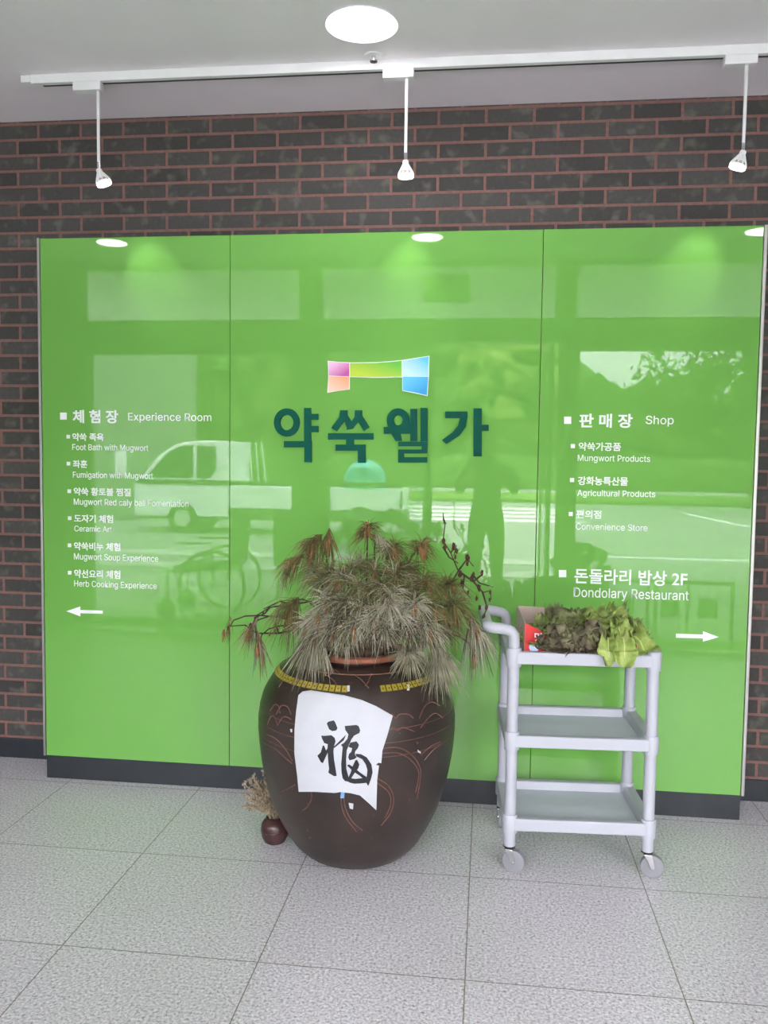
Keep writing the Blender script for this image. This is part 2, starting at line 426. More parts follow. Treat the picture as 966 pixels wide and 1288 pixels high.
# glazed front: windows 1 to 3 and two door leaves
def window(name, x0, x1, z0, z1, fw, label, pane=True):
    r = thing(name, label, 'setting', ((x0 + x1) / 2, YF, z0), kind='structure')
    m = MB(); y0, y1 = YF - 0.05, YF + 0.05
    m.box((x0, y0, z0), (x0 + fw, y1, z1)); m.box((x1 - fw, y0, z0), (x1, y1, z1))
    m.box((x0 + fw, y0, z0), (x1 - fw, y1, z0 + fw)); m.box((x0 + fw, y0, z1 - fw), (x1 - fw, y1, z1))
    m.build('window_frame', M['frame'], r, bevel=0.003)
    if pane:
        g = MB().box((x0 + fw - 0.004, YF - 0.004, z0 + fw - 0.004), (x1 - fw + 0.004, YF + 0.004, z1 - fw + 0.004)).build('window_pane', M['glass'], r, smooth=0)
    return r
ZL0, ZL1 = 2.372, 2.503
window('window_1', -1.40, 0.475, 0.02, 2.36, 0.085, 'large left window of the glazed front')
window('window_2', 2.575, 4.66, 0.02, 2.36, 0.06, 'large right window of the glazed front')
window('window_3', -1.40, 0.475, 2.515, HC, 0.03, 'left transom window above the lintel')
window('window_4', 0.585, 2.475, 2.515, HC, 0.03, 'transom window above the entrance door')
window('window_5', 2.575, 4.66, 2.515, HC, 0.03, 'right transom window above the lintel')
window('door_1', 0.625, 1.515, 0.02, 2.36, 0.065, 'closed glazed leaf of the entrance door')
t_ = MB()
t_.box((-1.40, YF - 0.07, ZL0 - 0.012), (4.66, YF + 0.07, ZL1 + 0.012))
struct('trim_1', t_, M['frame'], 'dark lintel across the glazed front', bevel=0.004)
t_ = MB().box((0.475, YF - 0.07, 0), (0.625, YF + 0.07, ZL0 - 0.012)); t_.box((0.475, YF - 0.07, ZL1 + 0.012), (0.585, YF + 0.07, HC))
struct('trim_2', t_, M['frame'], 'dark mullion left of the entrance door', bevel=0.004)
t_ = MB().box((2.487, YF - 0.07, 0), (2.575, YF + 0.07, ZL0 - 0.012)); t_.box((2.475, YF - 0.07, ZL1 + 0.012), (2.575, YF + 0.07, HC))
t_.box((2.412, YF - 0.05, 0), (2.442, YF + 0.05, ZL0 - 0.012))
struct('trim_3', t_, M['frame'], 'dark mullion and jamb right of the entrance door', bevel=0.004)
# open leaf, swung outwards
r = thing('door_2', 'open glazed leaf of the entrance door', 'setting', (2.43, YF - 0.1, 0.02), kind='structure')
m = MB(); xa, xb = 2.414, 2.44; ya, yb = YF - 1.0, YF - 0.09
m.box((xa, ya, 0.02), (xb, ya + 0.065, 2.355)); m.box((xa, yb - 0.065, 0.02), (xb, yb, 2.355))
m.box((xa, ya + 0.065, 0.02), (xb, yb - 0.065, 0.085)); m.box((xa, ya + 0.065, 2.29), (xb, yb - 0.065, 2.355))
m.build('door_frame', M['frame'], r, bevel=0.003)
MB().box((2.423, ya + 0.06, 0.08), (2.431, yb - 0.06, 2.295)).build('door_pane', M['glass'], r, smooth=0)

# outdoors
struct('ground', MB().box((-70, -110, -0.12), (80, YF - 0.05, 0.0)), M['asphalt'], 'pale asphalt forecourt outside the glass')
struct('canopy', MB().box((-7, -7.3, HC), (11, YF - 0.05, HC + 0.35)), M['ceiling'], 'white canopy over the entrance')
pv = MB()
for (d0, d1) in ((5.2, 6.3), (6.9, 7.5), (8.2, 8.8)): pv.box((-8, -d1, 0.0), (3.2, -d0, 0.012))
struct('paving_band', pv, M['paving'], 'pale paving bands before the entrance')
struct('paving', MB().box((-12, -5.2, 0), (14, YF - 0.13, 0.008)), M['paving_dark'], 'grey paving under the canopy')
ln = MB()
for d0 in (16.2, 17.6, 19.1, 20.8): ln.box((-0.5, -d0 - 0.55, 0), (4.2, -d0, 0.012))
ln.box((3.6, -9.5, 0), (9.5, -9.36, 0.012)); ln.box((-30, -30, 0), (40, -29.6, 0.01))
for x in (7.2, 12.5): ln.add([(x, -20.5, 0.012), (x + 0.16, -20.5, 0.012), (x + 0.56, -16.0, 0.012), (x + 0.40, -16.0, 0.012)], [(0, 1, 2, 3)])
struct('road_marking', ln, M['line'], 'white painted lines on the forecourt', fix=False)
tag(MB().box((-60, -30, 0), (70, -24.5, 0.12)).build('lawn', M['grass'], smooth=0), 'strip of mown lawn beyond the parking spaces', 'lawn', kind='stuff')

hb = MB(); NX, NZ = 110, 10
for j in range(NZ + 1):
    for i in range(NX + 1):
        x = -60 + 130 * i / NX; hh = (13.0 if x < 6 else 13.0 - min(1, (x - 6) / 10) * 8.5) + 2.2 * noise.noise(Vector((x * 0.16, 3.1, 0)))
        t = j / NZ; p = Vector((x, -62 - 9 * t * t, max(0.0, hh) * math.sin(t * PI / 2)))
        hb.v.append(tuple(p + noise.noise_vector(p * 0.7) * 0.8 * (1 if j else 0)))
for j in range(NZ):
    for i in range(NX):
        a = j * (NX + 1) + i; hb.f.append((a, a + 1, a + NX + 2, a + NX + 1)); hb.mi.append(0)
struct('wooded_hill', hb, M['leafy'], 'low wooded hill far beyond the forecourt', fix=False, smooth=0)
hb = MB()
for k in range(150):
    x = -34 + 66 * (k + 0.5) / 150; s_ = 1.0 + 0.35 * noise.noise(Vector((x * 1.3, 0, 0))); o = len(hb.v)
    hb.ball((x, -37.5, 0.55), (0.75 * s_, 0.8, 0.95 * s_), 8, 6)
    for i in range(o, len(hb.v)):
        v = Vector(hb.v[i]); hb.v[i] = tuple(v + noise.noise_vector(v * 2.2) * 0.22)
tag(hb.build('hedge', M['leafy'], smooth=0), 'clipped green hedge along the road, mirrored in the green glass', 'hedge', kind='stuff')

def blob_tree(name, label, x, y, h, w, mk, seed, group=None, trunk=True, z0=None, lobes=70, nl=900, ls=0.3, sh=1.0):
    rnd = random.Random(seed)
    r = thing(name, label, 'tree', (x, y, 0), group)
    c = MB(); cen = []; zc0 = h * 0.22 if z0 is None else z0
    for k in range(lobes):
        a = rnd.uniform(0, 2 * PI); q = math.sqrt(rnd.random()) * w
        t = rnd.random(); z = zc0 + (h - zc0) * (0.12 + 0.8 * t)
        q *= math.sqrt(max(0.08, 1 - (2 * t - 0.75) ** 2 * 0.6))
        s = rnd.uniform(0.13, 0.26) * w
        if nl: cen.append((Vector((x + q * math.cos(a), y + q * math.sin(a) * 0.6, z)), s))
        o = len(c.v); c.ball((x + q * math.cos(a), y + q * math.sin(a) * 0.6, z), (s * sh, s * sh, s * 0.8 * sh), 9, 6)
        for i in range(o, len(c.v)):
            v = Vector(c.v[i]); nn = noise.noise_vector(v * (2.6 / max(0.6, w * 0.5)))
            c.v[i] = tuple(v + nn * s * 0.75)
    for k in range(nl if cen else 0):      # loose leaf sprays round every lobe
        p, s = cen[k % len(cen)]; d = Vector((rnd.gauss(0, 1), rnd.gauss(0, 1), rnd.gauss(0, 1))).normalized()
        q = p + d * s * rnd.uniform(0.8, 1.45); e1 = Vector((rnd.gauss(0, 1), rnd.gauss(0, 1), rnd.gauss(0, 1))).normalized(); e2 = e1.cross(d).normalized()
        l = ls * rnd.uniform(0.5, 1.2)
        c.add([q - e1 * l, q + e2 * l * 0.4, q + e1 * l, q - e2 * l * 0.4], [(0, 1, 2, 3)])
    c.build('crown', M[mk], r, smooth=0, fix=False)
    if trunk:
        MB().tube([(x, y, 0), (x + 0.1, y, h * 0.25), (x, y, h * 0.5), (x - 0.1, y, h * 0.75)], [w * 0.09, w * 0.07, w * 0.05, w * 0.02], 8).build('trunk', M['twig'], r)
    return r
rt = random.Random(3)
for i in range(15):
    x = -30 + i * 3.6 + rt.uniform(-0.8, 0.8)
    h = (10.4 if x < 5 else 5.4) + rt.uniform(-0.9, 0.6)
    blob_tree('broadleaf_tree', 'broad leafy tree in the row across the road, mirrored in the green glass', x, -43 + rt.uniform(-2, 2), h, 3.3, 'leafy' if i % 3 else 'leafy_light', 100 + i, 'trees across the road', z0=0.3)
blob_tree('broadleaf_tree', 'nearer spreading tree mirrored at the upper right of the green glass', 10.2, -24, 6.4, 3.6, 'leafy', 300, z0=2.3, lobes=60, nl=4200, ls=0.17, sh=0.55)

# small white truck with tubs, seen mirrored
TY = -11.6
def truck():
    r = thing('pickup_truck', 'small white pickup truck parked outside, mirrored in the green glass', 'truck', (-2.3, TY - 0.6, 0))
    X = lambda px: CAM.x + (at(px, 600, 0.0).x - CAM.x) * (11.6 - CAM.y) / (0 - CAM.y)
    xf, xc, xr = -4.55, -2.75, 0.45
    y1 = TY; y0 = TY - 1.4
    cab = MB()
    prof = [(xf, 0.30), (xf, 0.88), (xf + 0.12, 1.02), (xf + 0.55, 1.50), (xf + 0.85, 1.66), (xf + 1.3, 1.71), (xc, 1.70), (xc, 0.30)]
    cab.prism(prof, y1, y0); cab.build('cab', M['truck_white'], r, bevel=0.03)
    g = MB(); g.prism([(xf + 0.22, 1.02), (xf + 0.62, 1.46), (xf + 0.9, 1.60), (xf + 1.12, 1.62), (xf + 1.12, 1.02)], y1 + 0.012, y1 - 0.03)
    g.prism([(xf + 1.2, 1.02), (xf + 1.2, 1.62), (xf + 1.56, 1.60), (xf + 1.56, 1.2), (xf + 1.45, 1.02)], y1 + 0.012, y1 - 0.03)
    g.build('side_window', M['car_glass'], r)
    MB().box((xf + 0.05, y1 + 0.0, 0.90), (xr, y1 + 0.02, 0.985)).build('belt_trim', M['car_glass'], r)
    b = MB(); b.box((xc + 0.08, y0, 0.52), (xr, y0 + 0.05, 0.86)); b.box((xc + 0.08, y1 - 0.05, 0.52), (xr, y1, 0.86)); b.box((xc + 0.08, y0, 0.48), (xr, y1, 0.54)); b.box((xr - 0.05, y0, 0.52), (xr, y1, 0.86))
    b.build('cargo_bed', M['truck_white'], r, bevel=0.01)
    MB().box((xf + 0.1, y0 + 0.1, 0.26), (xr, y1 - 0.1, 0.46)).build('chassis', M['black_plastic'], r)
    for xx in (xf + 0.92, xr - 0.75):
        for yy in (y1 - 0.08, y0 + 0.08):
            w = MB(); w.tube([(xx, yy - 0.08, 0.28), (xx, yy + 0.08, 0.28)], 0.28, 24); wh = w.build('wheel', M['tyre'], r)
            MB().tube([(xx, yy - 0.085, 0.28), (xx, yy + 0.085, 0.28)], 0.16, 16).build('hubcap', M['chrome'], wh)
    for k in range(5):
        MB().tube([(xc + 0.16 + 0.13 * k, y1 - 0.1, 0.86), (xc + 0.14 + 0.11 * k, y1 - 0.12, 1.68)], 0.012, 6).build('rack_bar', M['truck_white'], r)
truck()
def tub(x, z, rad, name, label):
    m = MB(); y = TY - 0.5
    m.lathe([(0.0, 0), (rad * 0.82, 0), (rad, rad * 0.3), (rad, rad * 1.0), (rad * 1.04, rad * 1.05), (rad * 0.96, rad * 1.05), (rad * 0.95, rad * 0.3), (0, 0.03)], 24)
    rt_ = Matrix.Rotation(math.radians(80), 3, 'X')
    m.v = [tuple(rt_ @ Vector(v) + Vector((x, y, z))) for v in m.v]
    tag(m.build(name, M['teal_plastic']), label, 'tub')
tub(-0.35, 0.95, 0.38, 'plastic_tub', 'large teal tub tipped on the truck bed, mirrored in the glass')
tub(-1.3, 0.78, 0.22, 'plastic_tub', 'smaller teal tub lying left of the large tub, mirrored in the glass')
r = thing('building', 'grey building beyond the truck, mirrored at the left of the green glass', 'building', (-7.5, -14, 0))
MB().box((-10.5, -18, 0), (-5.6, -14, 7.5)).build('wall', M['grey_concrete'], r)
MB().box((-6.0, -14.02, 0.95), (-5.75, -13.97, 1.5)).build('window', M['line'], r)

# wheelchair outside the left window
def wheelchair():
    x, y = -0.45, -3.95
    r = thing('wheelchair', 'folded dark wheelchair outside the left window, mirrored in the green glass', 'wheelchair', (x, y, 0))
    for dy in (-0.26, 0.26):
        w = MB(); w.tube([(x + 0.3 * math.cos(a), y + dy, 0.31 + 0.3 * math.sin(a)) for a in [2 * PI * k / 32 for k in range(33)]], 0.016, 6)
        for k in range(10):
            a = 2 * PI * k / 10; w.tube([(x, y + dy, 0.31), (x + 0.3 * math.cos(a), y + dy, 0.31 + 0.3 * math.sin(a))], 0.004, 4)
        w.build('wheel', M['tyre'], r)
        w = MB().tube([(x - 0.42, y + dy - 0.015, 0.09), (x - 0.42, y + dy + 0.015, 0.09)], 0.088, 16); w.build('castor', M['tyre'], r)
        f = MB(); f.tube([(x - 0.42, y + dy, 0.09), (x - 0.40, y + dy, 0.42), (x + 0.16, y + dy, 0.46), (x + 0.2, y + dy, 0.92), (x + 0.3, y + dy, 0.93)], 0.013, 6)
        f.tube([(x, y + dy, 0.31), (x, y + dy, 0.68), (x - 0.3, y + dy, 0.68)], 0.012, 6); f.build('frame', M['black_plastic'], r)
    MB().box((x - 0.36, y - 0.24, 0.44), (x + 0.16, y + 0.24, 0.47)).build('seat', M['cloth_dark'], r, bevel=0.008)
    MB().box((x + 0.15, y - 0.24, 0.5), (x + 0.19, y + 0.24, 0.88)).build('backrest', M['cloth_dark'], r, bevel=0.01)
wheelchair()
def bench(x0, x1, label):
    y = -4.3
    r = thing('bench_seat', label, 'bench', ((x0 + x1) / 2, y, 0))
    MB().box((x0, y - 0.2, 0.44), (x1, y + 0.2, 0.49)).build('seat', M['cloth_dark'], r, bevel=0.01)
    MB().box((x0, y + 0.17, 0.5), (x1, y + 0.21, 0.9)).build('backrest', M['cloth_dark'], r, bevel=0.01)
    for xx in (x0 + 0.04, x1 - 0.04):
        for yy in (y - 0.17, y + 0.17): MB().tube([(xx, yy, 0.008), (xx, yy, 0.45)], 0.014, 8).build('leg', M['black_plastic'], r)
bench(0.0, 0.46, 'dark seat outside beside the wheelchair, mirrored in the green glass')
# low rack outside the right window
r = thing('low_rack', 'low dark rack outside the right window, mirrored in the green glass', 'rack', (3.35, -3.75, 0))
m = MB()
for x in (2.95, 3.3, 3.36, 3.62, 3.98): m.box((x, -3.77, 0.008), (x + 0.022, -3.73, 0.46))
m.box((2.95, -3.77, 0.44), (4.0, -3.73, 0.465)); m.build('frame', M['black_plastic'], r)
for x0 in (3.05, 3.42, 3.72): MB().box((x0, -3.76, 0.16), (x0 + 0.15, -3.74, 0.32)).build('plate', M['grey_concrete'], r)
r = blob_tree('potted_shrub', 'round shrub outside by the door, mirrored above the cart', 2.75, -3.9, 0.75, 0.26, 'leafy', 55, trunk=False, z0=0.2, nl=600, ls=0.03); r['category'] = 'plant'
MB().lathe([(0, 0.008), (0.15, 0.008), (0.2, 0.3), (0.18, 0.3), (0.14, 0.05), (0, 0.05)], 24, (2.75, -3.9, 0)).build('planter', M['small_pot'], r)

# exit sign on the inside above the door
r = thing('exit_sign', 'green emergency exit sign over the door, mirrored near the panel top', 'sign', (1.62, YF + 0.11, 2.66))
MB().box((1.44, YF + 0.07, 2.66), (1.79, YF + 0.125, 2.86)).build('housing', M['exit_green'], r, bevel=0.006)
fg = MB(); yq = YF + 0.130
fg.ball((1.645, yq, 2.82), (0.018, 0.003, 0.018), 10, 6)
for a, b in (((1.64, 2.80), (1.615, 2.74)), ((1.615, 2.74), (1.66, 2.71)), ((1.66, 2.71), (1.65, 2.675)), ((1.615, 2.74), (1.575, 2.70)), ((1.64, 2.795), (1.68, 2.765)), ((1.635, 2.79), (1.59, 2.785))):
    fg.tube([(a[0], yq, a[1]), (b[0], yq, b[1])], 0.008, 6)
fg.build('running_figure', M['letter_white'], r)

# ------------------------------------------------------------------ photographer in the doorway (seen mirrored)
def skin_mesh(name, verts, edges, radii, sub=1, root=0):
    me = bpy.data.meshes.new(name); me.from_pydata(verts, edges, []); o = bpy.data.objects.new(name, me); COL.objects.link(o)
    md = o.modifiers.new('skin', 'SKIN'); sd = o.modifiers.new('sub', 'SUBSURF'); sd.levels = sub; sd.render_levels = sub
    for i, rr in enumerate(radii):
        sv = me.skin_vertices[0].data[i]; sv.radius = rr if isinstance(rr, tuple) else (rr, rr); sv.use_root = (i == root)
    dg = bpy.context.evaluated_depsgraph_get(); em = bpy.data.meshes.new_from_object(o.evaluated_get(dg))
    em.name = name
    bpy.data.objects.remove(o); bpy.data.meshes.remove(me)
    return em
def person():
    px_, py_ = 1.95, -3.97
    V, E, Rr = [], [], []
    def add(p, r, par=None):
        V.append((p[0], p[1], p[2])); Rr.append(r); i = len(V) - 1
        if par is not None: E.append((par, i))
        return i
    pel = add((0, 0, 0.93), (0.135, 0.11)); ab = add((0, 0, 1.08), (0.13, 0.10), pel); ch = add((0, -0.01, 1.26), (0.15, 0.11), ab)
    sh = add((0, -0.01, 1.37), (0.12, 0.08), ch); ne = add((0, 0.0, 1.44), 0.05, sh); jaw = add((0, 0.02, 1.50), (0.065, 0.07), ne); hd = add((0, 0.012, 1.575), (0.078, 0.09), jaw); tp = add((0, 0.0, 1.645), (0.055, 0.065), hd)
    for s in (-1, 1):
        hip = add((0.09 * s, 0, 0.86), 0.088, pel); kn = add((0.10 * s, 0.02, 0.48), 0.058, hip); an = add((0.11 * s, -0.01, 0.1), 0.04, kn)
        he = add((0.112 * s, 0.03, 0.055), 0.042, an); add((0.12 * s, 0.15, 0.04), 0.034, he)
        so = add((0.175 * s, -0.01, 1.365), 0.055, sh); el = add((0.245 * s, 0.10, 1.16), 0.042, so); wr = add((0.085 * s, 0.27, 1.38), 0.026, el)
        pa = add((0.065 * s, 0.30, 1.425), (0.032, 0.02), wr)
        for k, (L, dx) in enumerate(((0.055, 0.0), (0.065, 0.0), (0.06, 0.0), (0.048, 0.0))):
            b = (0.06 * s + 0.012 * s, 0.312 - 0.0, 1.432 + 0.018 * (k - 1.5) + 0.01)
            q = add((b[0] - 0.004 * s, b[1] + 0.012, b[2] + 0.008), 0.0095, pa); add((b[0] - 0.03 * s, b[1] + 0.016, b[2] + 0.01 + L * 0.2), 0.008, q)
        t1 = add((0.05 * s, 0.292, 1.45), 0.011, pa); add((0.03 * s, 0.296, 1.478), 0.009, t1)
    V = [(v[0] + px_, v[1] + py_, v[2] + 0.008) for v in V]
    em = skin_mesh('body', V, E, Rr, 2)
    r = thing('person', 'person in dark clothes taking the picture, a silhouette mirrored in the green glass', 'person', (px_, py_, 0.008))
    for v in em.vertices: v.co -= r.location
    for mm in (M['skin'], M['cloth_shirt'], M['cloth_dark']): em.materials.append(mm)
    for p in em.polygons:
        z = p.center.z; y = p.center.y
        p.material_index = 2 if z < 0.96 else (1 if (z < 1.42 and y < 0.2) else 0); p.use_smooth = True
    b = bpy.data.objects.new('body', em); COL.objects.link(b); b.parent = r
    h = MB(); h.ball((px_, py_ - 0.015, 1.615), (0.092, 0.105, 0.088), 20, 12); h.build('hair', M['hair'], r)
    n = MB(); n.ball((px_, py_ + 0.112, 1.545), (0.014, 0.02, 0.022)); n.build('nose', M['skin'], r)
    for s in (-1, 1):
        MB().ball((px_ + 0.032 * s, py_ + 0.093, 1.573), (0.014, 0.01, 0.008)).build('eye', M['ink'], r)
        MB().ball((px_ + 0.083 * s, py_ + 0.0, 1.56), (0.012, 0.022, 0.032)).build('ear', M['skin'], r)
    MB().ball((px_, py_ + 0.098, 1.507), (0.026, 0.01, 0.007)).build('mouth', M['orange_clay'], r)
    t = thing('mobile_phone', 'dark phone held up by the mirrored person', 'phone', (px_, py_ + 0.33, 1.42))
    MB().box((px_ - 0.037, py_ + 0.328, 1.40), (px_ + 0.037, py_ + 0.336, 1.55)).build('body', M['black_plastic'], t, bevel=0.004)
    MB().box((px_ - 0.033, py_ + 0.3265, 1.41), (px_ + 0.033, py_ + 0.3278, 1.54)).build('screen', M['car_glass'], t)
person()

# ------------------------------------------------------------------ ceiling lights
def downlight(x, y, label, lit=True, group=None):
    r = thing('downlight', label, 'ceiling light', (x, y, HC - 0.02), group)
    MB().lathe([(0.104, 0), (0.122, -0.002), (0.128, -0.006), (0.128, -0.001), (0.104, -0.001)], 48, (x, y, HC)).build('trim_ring', M['white_metal'], r)
    MB().lathe([(0.0, -0.004), (0.100, -0.004), (0.106, -0.001), (0.106, 0.002), (0, 0.002)], 48, (x, y, HC - 0.0012)).build('diffuser', M['lamp'] if lit else M['lamp_off'], r)
    return r
downlight(1.483, -0.508, 'bright round white downlight near the top of the picture above the track')
downlight(-0.774, -2.42, 'lit round downlight mirrored at the left end of the panel top')
downlight(1.505, -2.42, 'lit round downlight mirrored at the middle of the panel top')
downlight(3.715, -2.42, 'lit round downlight mirrored at the right end of the panel top')
for x in (-0.70, 1.54, 3.75):
    for y in (-4.08, -5.78):
        downlight(x, y, 'unlit round downlight under the outside canopy, faintly mirrored in the glass', False, 'canopy downlights')
# sprinkler
r = thing('sprinkler', 'small ceiling sprinkler beside the middle track adapter', 'sprinkler', (1.494, -0.275, HC - 0.03))
MB().lathe([(0, -0.004), (0.030, -0.004), (0.036, 0.001), (0, 0.001)], 28, (1.494, -0.275, HC - 0.002)).build('escutcheon', M['white_metal'], r)
MB().lathe([(0.0, -0.026), (0.014, -0.026), (0.016, -0.022), (0.006, -0.018), (0.008, -0.003), (0, -0.003)], 18, (1.494, -0.275, HC)).build('deflector', M['chrome'], r)

# ------------------------------------------------------------------ lighting track
TYY = -0.22
r = thing('lighting_track', 'long white lighting track under the ceiling before the brick wall', 'light track', (1.6, TYY, HC - 0.036))
m = MB(); m.box((0.10, TYY - 0.017, HC - 0.036), (3.6, TYY + 0.017, HC - 0.0005)); m.build('rail', M['white_metal'], r, bevel=0.0015)
MB().box((0.14, TYY + 0.004, HC - 0.0368), (3.6, TYY + 0.016, HC - 0.0362)).build('slot', M['slot'], r)
MB().box((0.058, TYY - 0.019, HC - 0.031), (0.10, TYY + 0.019, HC - 0.003)).build('end_cap', M['white_metal'], r, bevel=0.002)
def spot(xa, xb, xr, xlamp, tilt, label):
    z0 = 2.912
    r = thing('track_spotlight', label, 'spotlight', (xr, TYY, z0))
    MB().box((xa, TYY - 0.021, z0), (xb, TYY + 0.021, HC - 0.0365)).build('adapter', M['white_metal'], r, bevel=0.003)
    MB().tube([(xr, TYY, z0), (xr, TYY, 2.635)], 0.0062, 10).build('rod', M['white_metal'], r)
    MB().tube([(xr, TYY, 2.636), (xr, TYY, 2.603)], 0.0072, 10).build('joint', M['chrome'], r)
    piv = Vector((xr, TYY, 2.606)); rot = Matrix.Rotation(tilt, 3, 'Y') @ Matrix.Rotation(0.16, 3, 'X')
    def place(mb):
        mb.v = [tuple(rot @ Vector(v) + piv) for v in mb.v]; return mb
    h = MB(); h.lathe([(0, 0.004), (0.009, 0.004), (0.0115, 0), (0.0125, -0.02), (0.018, -0.030), (0.020, -0.034), (0, -0.034)], 20)
    for k in range(10):
        a = 2 * PI * k / 10; c, s = math.cos(a), math.sin(a)
        h.tube([(0.011 * c, 0.011 * s, -0.012), (0.021 * c, 0.021 * s, -0.030), (0.028 * c, 0.028 * s, -0.042), (0.030 * c, 0.030 * s, -0.052)], 0.0028, 6)
    place(MB().lathe([(0, -0.018), (0.012, -0.022), (0.0185, -0.034), (0.0215, -0.046), (0, -0.047)], 20)).build('heat_sink', M['plaster'], r)
    hd = place(h).build('lamp_head', M['white_metal'], r)
    place(MB().lathe([(0, -0.036), (0.016, -0.040), (0.0235, -0.047), (0.030, -0.049), (0.0305, -0.060), (0.027, -0.064), (0, -0.066)], 24)).build('bulb', M['bulb'], r)
    L = bpy.data.lights.new('spot_beam', 'SPOT'); L.energy = SPOT_W; L.spot_size = math.radians(44); L.spot_blend = 0.9; L.shadow_soft_size = 0.02; L.color = (1, 0.97, 0.92)
    lo = bpy.data.objects.new('spot_beam', L); COL.objects.link(lo)
    lo.location = piv + rot @ Vector((0, 0, -0.075))
    d = (rot @ Vector((0, 0, -1)) + Vector((0, 0.45, 0))).normalized()
    lo.rotation_euler = d.to_track_quat('-Z', 'Y').to_euler()
    lo.parent = r; lo.location = lo.location - r.location
    lo.name = 'spot_beam'
spot(0.278, 0.394, 0.376, 0.396, -0.34, 'leftmost track spotlight, hanging on a thin rod before the bricks')
spot(1.524, 1.643, 1.615, 1.619, -0.02, 'middle track spotlight, hanging straight beside the downlight')
spot(2.778, 2.894, 2.860, 2.845, 0.30, 'rightmost track spotlight, tilted towards the left')

# ------------------------------------------------------------------ the green sign board
PW, PH, BH = 3.010, 2.396, 0.103
S1, S2 = 0.852, 2.158
board = thing('sign_board', 'large glossy green glass sign wall standing before the brick wall', 'sign', (PW / 2, 0, 0))
MB().box((0.006, 0.013, BH + 0.001), (PW - 0.006, YB - 0.002, PH - 0.002)).build('backing_box', M['backing'], board)
MB().box((0.0, 0.002, 0.0), (PW, YB - 0.014, BH)).build('plinth', M['skirting'], board, bevel=0.0015)
for x0, x1 in ((-0.012, 0.0), (PW, PW + 0.014)):
    MB().box((x0, -0.004, BH), (x1, 0.11, PH + 0.002)).build('edge_trim', M['alu'], board, bevel=0.0015)
panels = []
for x0, x1 in ((0.001, S1 - 0.0011), (S1 + 0.0011, S2 - 0.0011), (S2 + 0.0011, PW - 0.001)):
    g = MB().box((x0, 0, BH + 0.001), (x1, 0.012, PH)).build('glass_panel', M['green_glass'], board, bevel=0.0012)
    panels.append(g)
panels[0]['label'] = 'green glass panel with the experience room list'
panels[1]['label'] = 'green glass panel with the logo and large dark letters'
panels[2]['label'] = 'green glass panel with the shop and restaurant list'

def XZ(px, py):
    p = at(px, py, 0.0); return p.x, p.z
def lettering(txt, px0, px1, py0, py1, parent, bold=0.0, m='letter_white'):
    x0, z1 = XZ(px0, py0); x1, _ = XZ(px1, (py0 + py1) / 2); _, z0 = XZ(px0, py1)
    if ord(txt[0]) < 128: cu = latin_mesh(txt)
    else: cu = bpy.data.curves.new('lettering', 'FONT'); cu.body = txt; cu.size = 1.0; cu.offset = bold; cu.extrude = 0.01; cu.resolution_u = 4
    o = bpy.data.objects.new('lettering', cu); COL.objects.link(o)
    dg = bpy.context.evaluated_depsgraph_get(); me = bpy.data.meshes.new_from_object(o.evaluated_get(dg))
    bpy.data.objects.remove(o); bpy.data.curves.remove(cu)
    xs = [v.co.x for v in me.vertices]; ys = [v.co.y for v in me.vertices]
    ax, bx, ay, by = min(xs), max(xs), min(ys), max(ys)
    off = parent_world(parent)
    for v in me.vertices:
        x = x0 + (v.co.x - ax) / (bx - ax) * (x1 - x0); z = z0 + (v.co.y - ay) / (by - ay) * (z1 - z0)
        y = -0.0010 if v.co.z > 0 else 0.0001
        v.co = Vector((x, y, z)) - off
    me.materials.clear(); me.materials.append(M[m])
    me.name = 'lettering'
    ob = bpy.data.objects.new('lettering', me); COL.objects.link(ob); ob.parent = parent
    return ob
